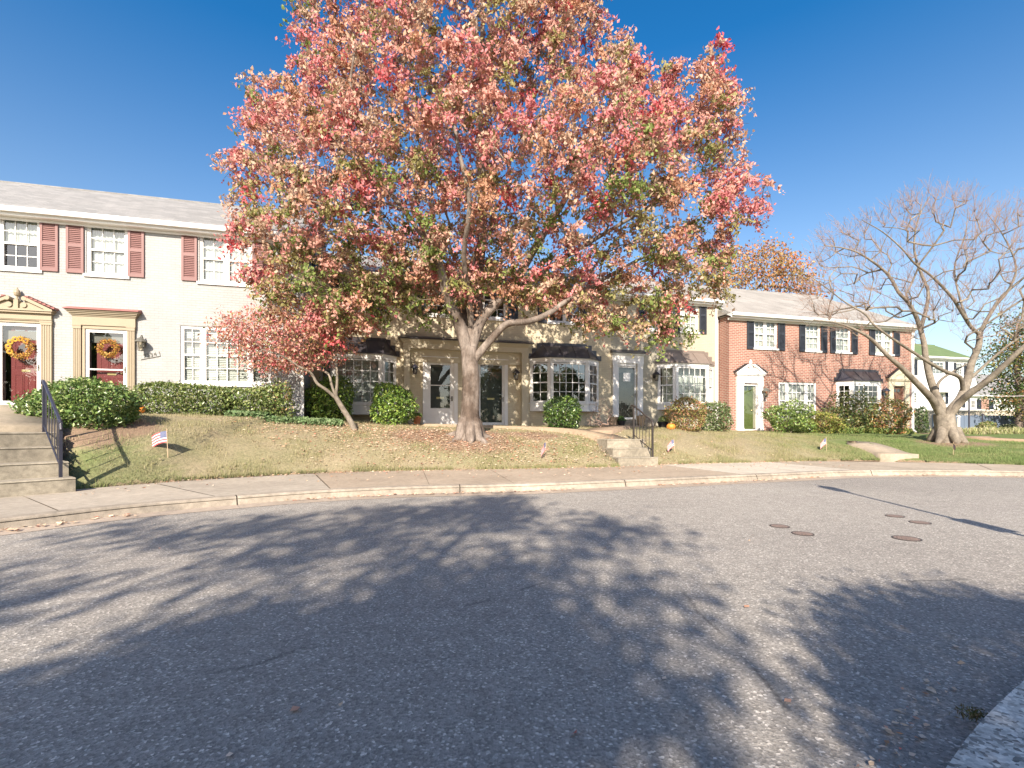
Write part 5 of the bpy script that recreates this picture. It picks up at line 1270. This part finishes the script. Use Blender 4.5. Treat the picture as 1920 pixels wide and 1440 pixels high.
X, Y, rx, h = bpx(1250, 1322, 748, 802, 17.6); bush('shrub turning yellow and reddish in front of the yellow house bay', X, Y, rx, rx*.85, h, 3400, .085, [(.34, .30, .11), (.22, .24, .07), (.46, .26, .15), (.42, .20, .12)], [3, 2, 2, 1], seed=9, lump=.13, mat=m_leaf)
X, Y, rx, h = bpx(1312, 1368, 752, 802, 18.2); bush('dull green bush at the corner of the red brick house', X, Y, rx, rx*.9, h, 3000, .085, [(.13, .18, .07), (.19, .24, .10), (.09, .13, .05)], seed=10, lump=.1)
for (x0, x1, yt, yb, Yc, n, pal, lb, sd) in (
    (1438, 1520, 757, 822, 19.0, 3600, [(.17, .25, .06), (.11, .18, .045), (.26, .32, .09)], 'loose bright green shrub below the brick house window', 21),
    (1505, 1575, 772, 825, 19.4, 2600, [(.42, .42, .10), (.30, .34, .09), (.20, .24, .08), (.34, .22, .10)], 'feathery yellow green shrub in the brick house bed', 22),
    (1556, 1632, 742, 812, 20.6, 4200, [(.06, .10, .03), (.12, .17, .05), (.22, .18, .07), (.2, .22, .08)], 'tall dark straggly shrub in front of the brick house bay', 23),
    (1615, 1702, 755, 812, 20.8, 4200, [(.09, .14, .04), (.17, .2, .06), (.45, .20, .08), (.38, .28, .10)], 'mixed green and orange shrub under the far door', 24),
    (1712, 1738, 762, 802, 23.0, 1300, [(.09, .14, .05), (.14, .19, .07)], 'narrow green bush beyond the white downspout', 25),
    (1836, 1862, 792, 806, 22.0, 900, [(.2, .26, .08), (.3, .26, .12)], 'little round green bush in front of the blue grey fence', 26),
    (1880, 1908, 795, 806, 22.5, 800, [(.05, .07, .03), (.08, .09, .04)], 'little dark bush in front of the blue grey fence', 27)):
    X, Y, rx, h = bpx(x0, x1, yt, yb, Yc); bush(lb, X, Y, rx, rx*.8, h, n, .10, pal, None, seed=sd, lump=.24 if sd in (21, 23, 24) else .15, mat=m_leaf if sd == 22 else None)
# bare round shrub
X, Y, rx, h = bpx(1096, 1156, 742, 803, 16.6); z0 = G(X, Y)-.03
root = empty('bare_shrub', (X, Y, z0), 0, 'leafless twiggy round shrub left of the third door', 'shrub'); s = Skel(); s.add((0, 0, -.05), -1, .02); s.add((0, 0, .08), 0, .02)
v = RNG.normal(size=(330, 3)); v /= np.linalg.norm(v, axis=1)[:, None]; v *= RNG.uniform(.6, 1.0, 330)[:, None]; v[:, 2] = np.abs(v[:, 2]*1.0)*.9+.1
s.grow(v*np.array([rx, rx*.9, h]), .15, .03, .2, .05); s.mesh('stem', .0035, m_twig, root, k=5)
# ground cover ivy and ornamental grass strip
def cover(name, label, cat, area, n, ls, pal, mat=m_leaf, lift=(.02, .16), droop=-.2, asp=.7):
    C = []
    while len(C) < n:
        X, Y = area(); C.append((X, Y, G(X, Y)+random.uniform(*lift)))
    o = leaves(name, np.array(C), ls, pick(pal, n), None, mat, droop, asp); return tag(o, label, cat, kind='stuff')
def ar():
    a = random.random(); u = HW.u(430+a*210, -1.6); p = Vector((0, HW.Y0))+E15*u+N15*(-1.75+random.gauss(0, .16)+a*.5); return p.x, p.y
cover('ivy', 'pale green ivy ground cover along the foot of the hedge', 'ivy', ar, 5200, .075, [(.20, .30, .13), (.15, .24, .10), (.28, .36, .18)])
def ar2():
    X = random.uniform(18, 26); return X, 20.5+random.gauss(0, .25)-(X-18)*.05
cover('ornamental_grass', 'straw coloured grass tufts in front of the blue grey fence', 'grass', ar2, 5000, .22, [(.42, .40, .20), (.30, .34, .13), (.5, .46, .28)], m_dry, (.0, .22), -1.6, .12)
# low plants at the foot of the brick house
def ar3():
    X = random.uniform(11.0, 17.2); return X, Yw(X)-1.6+random.gauss(0, .22)
cover('ground_cover', 'low mixed green planting along the brick house bed', 'plants', ar3, 3600, .12, [(.17, .25, .07), (.12, .18, .05), (.34, .34, .10)], m_leaf, (.0, .22), -1.0, .35)

# ------------------------------------------------------------------ grass blades and fallen leaves
def on_hard(X, Y):
    for P, w_ in HARD:
        for a, b in zip(P, P[1:]):
            dx, dy = b[0]-a[0], b[1]-a[1]; t = max(0, min(1, ((X-a[0])*dx+(Y-a[1])*dy)/(dx*dx+dy*dy+1e-9)))
            if math.hypot(X-a[0]-dx*t, Y-a[1]-dy*t) < w_: return True
    return False

HARD = [([tuple(Vector(S0)+E15*.57-N15*.4), tuple(stop)], .60), ([tuple(Vector(S0)+E15*.57), tuple(stop), tuple(stop+N15*1.0), tuple(stop+N15*2.2-E15*.9), (-.4, 16.1), (-2.9, 15.9)], .58),
        ([tuple(Vector(S0)+E15*.57), tuple(stop+N15*1.5), (3.4, 16.5), (4.5, 18.6)], .55),
        ([tuple(fr-ex*wl*.5), tuple(fr-ex*wl*.5+Vector((-ex.y, ex.x))*2.5)], 1.12),
        ([(11.62, 14.5), (11.75, 15.3), (11.7, 16.6), gp(1585, 829)[:2]], .52), ([tuple(fr-ex*.9+up_*1.9), (-10.6, 10.4), (-12.35, 12.6)], 1.02),
        ([gp(1815, 820)[:2], gp(1860, 824)[:2], (18.5, 15.2), (22, 13.5)], .55)]
def grass():
    n = 125000; r = random.Random(2); B = []; 
    while len(B) < n:
        Y0 = r.uniform(0, 1)**1.5; X = r.uniform(-9.5, 17); yb = Yb(X); Y = yb+.01+Y0*min(6.5, max(2.0, Yw(X)-yb)) if X < 17.2 else yb+Y0*7
        if r.random() < dirt(X, Y)*.95: continue
        pn = math.sin(X*2.1+Y*1.3)*math.sin(Y*2.7-X*1.1)+math.sin(X*5.3+1)*math.sin(Y*4.7)*.6
        if X < 9 and r.random() < .35-.35*pn: continue
        if on_hard(X, Y): continue
        B.append((X, Y, pn))
    for i in range(14000):
        X = r.uniform(-9.5, 16.5); Y = Yb(X)+abs(r.gauss(0, .05))-.035
        if math.sin(X*7)+math.sin(X*2.3+1) > -.6 and not on_hard(X, Y+.1): B.append((X, Y, .9+r.random()*.8))
    n = len(B); B = np.array(B); Z = np.array([G(x, y) for x, y, _ in B]); P = np.stack([B[:, 0], B[:, 1], Z], 1)
    hh = RNG.uniform(.02, .055, n)*np.clip(1+.7*B[:, 2], .7, 2.2)*np.where(RNG.random(n) < .04, 1.9, 1); a = RNG.uniform(0, 6.28, n); wd = .005; lean = RNG.normal(size=(n, 2))*.02
    sx_, sy_ = np.cos(a)*wd, np.sin(a)*wd
    V = np.empty((n, 3, 3)); V[:, 0] = P+np.stack([-sx_, -sy_, -.01+0*hh], 1); V[:, 1] = P+np.stack([sx_, sy_, -.01+0*hh], 1); V[:, 2] = P+np.stack([lean[:, 0], lean[:, 1], hh], 1)
    g = np.array([green(x, y) for x, y, _ in B])+B[:, 2]*.16+RNG.normal(size=n)*.14
    straw, ol, gr = np.array((.41, .345, .22)), np.array((.30, .285, .14)), np.array((.165, .24, .08))
    g = np.clip(g, 0, .8)[:, None]; K = np.where(g < .3, straw+(ol-straw)*g/.3, ol+(gr-ol)*(g-.3)/.5); K = K*RNG.uniform(.75, 1.25, n)[:, None]
    o = raw_mesh('grass', V.reshape(-1, 3), np.arange(n*3).reshape(n, 3), 3, m_dry, None, np.repeat(K, 3, axis=0)); tag(o, 'short straw and green lawn grass with thin patches', 'grass', kind='stuff')
grass()
def fallen():
    C, K, S = [], [], []; r = random.Random(4); pal = [(.64, .47, .32), (.55, .32, .22), (.70, .56, .42), (.45, .25, .14), (.6, .2, .15)]
    for i in range(7500):       # under the maple on the lawn
        X, Y = r.gauss(tx-.3, 3.2), r.gauss(ty-.4, 1.0)
        if X < -7 or Y < Yb(X)+.02 or Y > Yw(X)-.4: continue
        C.append((X, Y, G(X, Y)+.03+r.random()*.015)); S.append(.07)
    for i in range(900):        # pavement, mostly its back edge
        X = r.uniform(-6.5, 9); yb = Yb(X); Y = yb-abs(r.gauss(0, .22)) if r.random() < .75 else yb-r.uniform(0, 2.0)
        C.append((X, Y, SW+.022)); S.append(.06)
    M_ = offset(EDGE, .24)
    for i in range(1500):       # against the kerb
        k = int(min(len(M_)-1, abs(r.gauss(0, 1))*len(M_)*.36)) if r.random() < .2 else r.randrange(8, len(M_)-8)
        x, y = M_[k]
        if math.sin(k*.37)*math.sin(k*.11+1) < -.25: continue
        C.append((x+r.gauss(0, .07), y+r.gauss(0, .045), .022+r.random()*.012)); S.append(.065)
    for px, py in ((322, 1126), (640, 1325), (553, 1333), (300, 1030), (1411, 1005), (1404, 1015), (1245, 1275), (1650, 1112), (1790, 1215), (1477, 1318), (1400, 1140), (1135, 1030), (905, 1030), (1800, 1246), (1690, 1177), (430, 1420), (1078, 1380)): C.append((*flat(px, py), .012)); S.append(.05)
    for px, py in ((655, 875), (300, 862)): C.append(gp(px, py)); S.append(.06)
    for i in range(160):        # near kerb
        k = r.uniform(.0, 2.8); C.append((-.2+k*.78+r.gauss(0, .05), .5+k*.62+r.gauss(0, .03), .012)); S.append(.03)
    n = len(C); C = np.array(C); o = leaves('fallen_leaves', C, np.array(S), pick(pal, n, [3, 2, 3, 1, .6]), None, m_dry, 0, .7, face=None, fold=.2, jit=.15)
    # lay them nearly flat
    V = np.empty(len(o.data.vertices)*3, dtype=np.float32); o.data.vertices.foreach_get('co', V); V = V.reshape(-1, 4, 3); V[:, :, 2] = C[:, None, 2]+(V[:, :, 2]-C[:, None, 2])*.28
    o.data.vertices.foreach_set('co', V.reshape(-1)); o.data.update(); tag(o, 'dry fallen leaves strewn under the maple and along the kerb', 'leaves', kind='stuff')
fallen()
def weed():
    x, y = flat(1826, 1352, .02); n = 200; C = np.stack([RNG.normal(x, .03, n), RNG.normal(y, .02, n), RNG.uniform(.0, .03, n)+SW*.25], 1)
    o = leaves('weed', C, .022, pick([(.13, .10, .04), (.22, .17, .08), (.10, .12, .04)], n), None, m_dry, -.8, .2); tag(o, 'small brownish weed growing in the near kerb joint', 'weed')
weed()

# ------------------------------------------------------------------ manhole covers
for px, py, r_, lb in ((1462, 987, .105, 'round rusty utility cover, leftmost of the five in the road'), (1505, 1001, .108, 'round rusty utility cover right beside the leftmost one'), (1678, 968, .105, 'round rusty utility cover, the one nearest the far kerb'), (1725, 980, .108, 'round rusty utility cover, rightmost of the five in the road'), (1700, 1010, .125, 'round rusty utility cover, the largest and nearest of the right three')):
    X, Y = flat(px, py); r = empty('utility_cover', (X, Y, 0), random.random(), lb, 'manhole cover', 'utility covers in the road')
    mb = MB(); mb.lathe([(r_, .001), (r_, .006), (r_*.9, .006), (r_*.9, .002)], 0, 0, 0, 24); mb.build('cover_frame', m_ironb, r)
    mb = MB(); mb.lathe([(r_*.88, .001), (r_*.88, .005), (.001, .005)], 0, 0, 0, 24)
    for i in range(-3, 4):
        for j in range(-3, 4):
            if i*i+j*j < 11: mb.box(i*r_*.2-.009, j*r_*.2-.009, .0045, i*r_*.2+.009, j*r_*.2+.009, .009)
    mb.build('cover_lid', m_rust, r)

# ------------------------------------------------------------------ little flags
def flag(px, py_top, py_bot, lean, rz, label, wv=1.0, wind=0):
    X, Y, Z = gp(px, py_bot); H = (py_bot-py_top)/F*Y; r = empty('lawn_flag', (X, Y, Z), rz, label, 'flag', 'small striped flags stuck in the lawn')
    mb = MB(); top = Vector((lean*H, 0, H)); mb.tube([(0, 0, -.06), top], .0055, 6); mb.lathe([(.004, 0), (.009, .01), (.002, .025)], top.x, 0, H, 6); mb.build('flag_stick', m_wood, r)
    fh = H*.46; fw = fh*1.45*wv; mb = MB(); nx, nz = 14, 9; up = top.normalized(); side = Vector((-1, 0, 0)); dn = Vector((0, 0, -1))
    def P(i, j):
        a = i/nx; b = j/nz; q = top-up*(.02+fh*b); q = q+side*(fw*a*(1-wind*.35))+dn*(fw*a*a*.45*(.4+wind)); q.y += .02*math.sin(a*7+b*2)*a; return tuple(q)
    for j in range(nz):
        for i in range(nx):
            mi = 1 if (i < 6 and j < 5) else (0 if j % 2 == 0 else 2)
            mb.quad(P(i, j), P(i+1, j), P(i+1, j+1), P(i, j+1), mi)
    for j in range(4):
        for i in range(5):
            c = Vector(P(i+.9, j+.9)); s = fh*.014; mb.quad(tuple(c+Vector((-s, -.003, 0))), tuple(c+Vector((0, -.003, s))), tuple(c+Vector((s, -.003, 0))), tuple(c+Vector((0, -.003, -s))), 2)
    mb.build('flag_cloth', [m_red, m_blue, m_fwhite], r)
flag(315, 809, 856, -.05, R(4), 'small striped flag leaning left on the lawn near the left steps', wind=.3)
flag(1024, 828, 860, -.02, R(50), 'small striped flag in the lawn between the maple and the middle steps', wind=1.0)
flag(1266, 823, 851, -.1, R(10), 'small striped flag in the lawn just right of the middle steps', wind=.9)
flag(1550, 821, 846, -.05, R(8), 'small striped flag in front of the yellow green shrub', wind=.9)
flag(1787, 831, 853, -.1, R(70), 'small striped flag in the lawn in front of the bare tree trunk', wind=1.3)

# ------------------------------------------------------------------ wreaths, pots, pumpkins
def wreath(H, px, py, v, Rr, label, sun):
    u, z = H.pt(px, py, v); p = Vector((0, H.Y0))+E15*u+N15*v; r = empty('wreath', (p.x, p.y, z), R(15), label, 'wreath', 'autumn wreaths on the red doors'); rr = random.Random(px)
    mb = MB(); pts = [(Rr*math.cos(a*math.pi/9), 0, Rr*math.sin(a*math.pi/9)) for a in range(19)]; mb.tube(pts, Rr*.17, 6); mb.build('wreath_ring', m_twig, r)
    n = 1500; a = RNG.uniform(0, 6.28, n); q = RNG.normal(0, Rr*.16, n); C = np.stack([(Rr+q)*np.cos(a), -np.abs(RNG.normal(.03, .03, n)), (Rr+q)*np.sin(a)], 1)
    if sun: C = C[(a > 3.3) | (a < 1.6)]; 
    leaves('wreath_leaves', C, .05, pick([(.55, .32, .07), (.50, .20, .06), (.6, .42, .13), (.35, .28, .08), (.40, .14, .07)], len(C), [3, 2, 2, .8, 1]), r, m_petal, 0, .5)
    if sun:
        mb = MB(); cn = MB()
        for a_ in (1.45, 1.95, 2.5, 3.05, 3.65, .9):
            cx_, cz_ = Rr*math.cos(a_), Rr*math.sin(a_); R2 = Rr*.34
            for k in range(14):
                b = k*2*math.pi/14; d = Vector((math.cos(b), 0, math.sin(b))); s = Vector((-d.z, 0, d.x)); c = Vector((cx_, -.07, cz_)); mb.quad(tuple(c+d*R2*.25-s*.012), tuple(c+d*R2*.7-s*.017+Vector((0, -.012, 0))), tuple(c+d*R2), tuple(c+d*R2*.65+s*.017+Vector((0, -.008, 0))))
            cn.lathe([(R2*.34, 0), (R2*.3, .02), (.001, .025)], 0, 0, 0, 10)
            k0 = len(cn.v)-30
            for i in range(k0, len(cn.v)): x, y, zz = cn.v[i]; cn.v[i] = (cx_+x, -.065-zz, cz_+y)
        mb.build('sunflower_petals', m_yel, r); cn.build('sunflower_centre', m_brown, r)
m_yel = M('sunflower_yellow', (.62, .36, .06), .7, .1, 20)
wreath(HW, 39, 652, -.06, .235, 'wreath of yellow sunflowers on the leftmost red door', True)
wreath(HW, 204, 653, -.06, .20, 'dense orange and yellow leaf wreath on the red door by the lantern', False)

def pumpkin(X, Y, Z, R_, label):
    r = empty('pumpkin', (X, Y, Z), random.random(), label, 'pumpkin', 'orange pumpkins in front of the doors'); mb = MB()
    n = 32; prof = [(.05, .03), (.55, .05), (.92, .35), (1.0, .72), (.9, 1.1), (.55, 1.38), (.12, 1.32)]
    for i in range(n):
        a = 2*math.pi*i/n; q = 1-.07*abs(math.cos(a*4))**6 
        for rr_, z in prof: mb.v.append((R_*rr_*q*math.cos(a), R_*rr_*q*math.sin(a), R_*z))
    k = len(prof)
    for i in range(n):
        j = (i+1) % n
        for t in range(k-1): mb.f.append((i*k+t, j*k+t, j*k+t+1, i*k+t+1)); mb.m.append(0)
    mb.build('pumpkin_shell', m_pumpkin, r, True)
    mb = MB(); mb.tube([(0, 0, R_*1.3), (.01, 0, R_*1.5), (.035, 0, R_*1.7)], [.022, .016, .02], 6); mb.build('pumpkin_stem', m_stemm, r)
def onground(px, Y): X = (px-CX)/F*Y; return X, Y, G(X, Y)
X, Y, Z = onground(1258, 16.9); pumpkin(X, Y, Z, .155, 'orange pumpkin on the lawn in front of the yellowing shrub')
X, Y, Z = onground(259, 12.2); pumpkin(X, Y, G(X, Y)+.0, .15, 'orange pumpkin by the left end of the hedge')
X, Y, Z = onground(251, 12.35); pumpkin(X, Y, Z, .12, 'smaller reddish orange pumpkin between the big round bush and the hedge')
def pot(X, Y, Z, r0, r1, h, mat, label, pal, pr, ph, nl=500):
    r = empty('potted_plant', (X, Y, Z), 0, label, 'potted plant', 'potted plants by the doors'); mb = MB()
    mb.lathe([(r0, 0), (r0*.98+.0, .01), (r1*.94, h*.8), (r1*1.06, h*.81), (r1*1.08, h), (r1*.95, h), (r1*.9, h*.88), (.001, h*.87)], 0, 0, 0, 18); mb.build('plant_pot', mat, r, False)
    n = nl; v = RNG.normal(size=(n, 3)); v /= np.linalg.norm(v, axis=1)[:, None]; v *= RNG.uniform(.55, 1, n)[:, None]; v[:, 2] = np.abs(v[:, 2]); P = v*np.array([pr, pr, ph]); P[:, 2] += h*.9
    leaves('pot_foliage', P, .06, pick(pal, n), r, m_leafg, -.3, .5)
X, Y, Z = onground(782, 16.6); pot(X, Y, Z, .10, .15, .30, m_terra, 'terracotta pot of low green plant beside the white storm door', [(.14, .24, .06), (.2, .3, .09)], .19, .14)
X, Y, Z = onground(1165, 18.4); pot(X, Y, Z, .11, .16, .22, m_pot, 'black pot of dark green plant left of the third doorstep', [(.07, .14, .04), (.16, .26, .07)], .17, .2)
X, Y, Z = onground(1150, 18.5); pot(X, Y, Z, .14, .19, .36, m_tanpot, 'square looking tan pot with twigs beside the black pot', [(.3, .24, .13), (.2, .2, .1)], .08, .05, 60)
X, Y, Z = onground(1243, 18.0); pot(X, Y, Z, .15, .2, .22, m_pot, 'black tub of feathery green plant right of the middle railing', [(.2, .28, .1), (.3, .34, .14)], .2, .26)
X, Y, Z = onground(1202, 18.3); pot(X, Y, Z, .11, .17, .40, m_tanpot, 'tall tan pot at the right side of the third doorstep', [(.3, .24, .13), (.35, .3, .2)], .14, .1, 120)
# small teal object at the foot of the maple
X, Y, Z = gp(904, 819); mb = MB(); mb.lathe([(.03, 0), (.075, .02), (.09, .06), (.07, .105), (.03, .125), (.001, .13)], X, Y, Z, 14); mb.lathe([(.035, 0), (.05, .03), (.04, .06), (.001, .07)], X+.09, Y, Z+.0, 10, 1)
tag(mb.build('plastic_toy', [m_teal, m_pot], None, True), 'small rounded teal and black plastic toy at the foot of the maple', 'toy')

# ------------------------------------------------------------------ just out of frame: lamp post and shrub whose shadows fall in view
Xp, Yp = 5.1, 3.0
r = empty('street_lamp', (Xp, Yp, SW), 0, 'dark lamp post with a sign plate standing just right of the photographer', 'street lamp')
mb = MB(); mb.lathe([(.10, 0), (.09, .25), (.05, .32), (.035, .45), (.030, 3.3), (.045, 3.32), (.04, 3.4)], 0, 0, 0, 12); mb.build('pole', m_iron, r)
mb = MB(); mb.lathe([(.05, 3.4), (.10, 3.46), (.13, 3.80), (.16, 3.84), (.02, 4.0), (.012, 4.15), (.001, 4.22)], 0, 0, 0, 6); mb.build('lamp_head', m_iron, r)
mb = MB(); mb.box(-.10, -.045, 1.35, .12, -.035, 1.85); mb.build('sign_plate', m_fwhite, r)
bush('tall rounded evergreen on the near verge behind the photographer on the right', 1.8, -3.6, 1.4, 1.0, 4.15, 52000, .10, GRN, GW, seed=33, lump=.05, p=2.6, z=SW-.05, droop=-.8, asp=.35)

mb = MB(); pts = [Vector(W_(1790, 738, 26)).lerp(Vector(W_(2060, 728, 24)), t/12)-Vector((0, 0, .25*math.sin(math.pi*t/12))) for t in range(13)]; mb.tube(pts, .012, 5)
tag(mb.build('overhead_wire', m_fwhite), 'thin pale cable hanging in front of the tree at the right edge', 'cable')
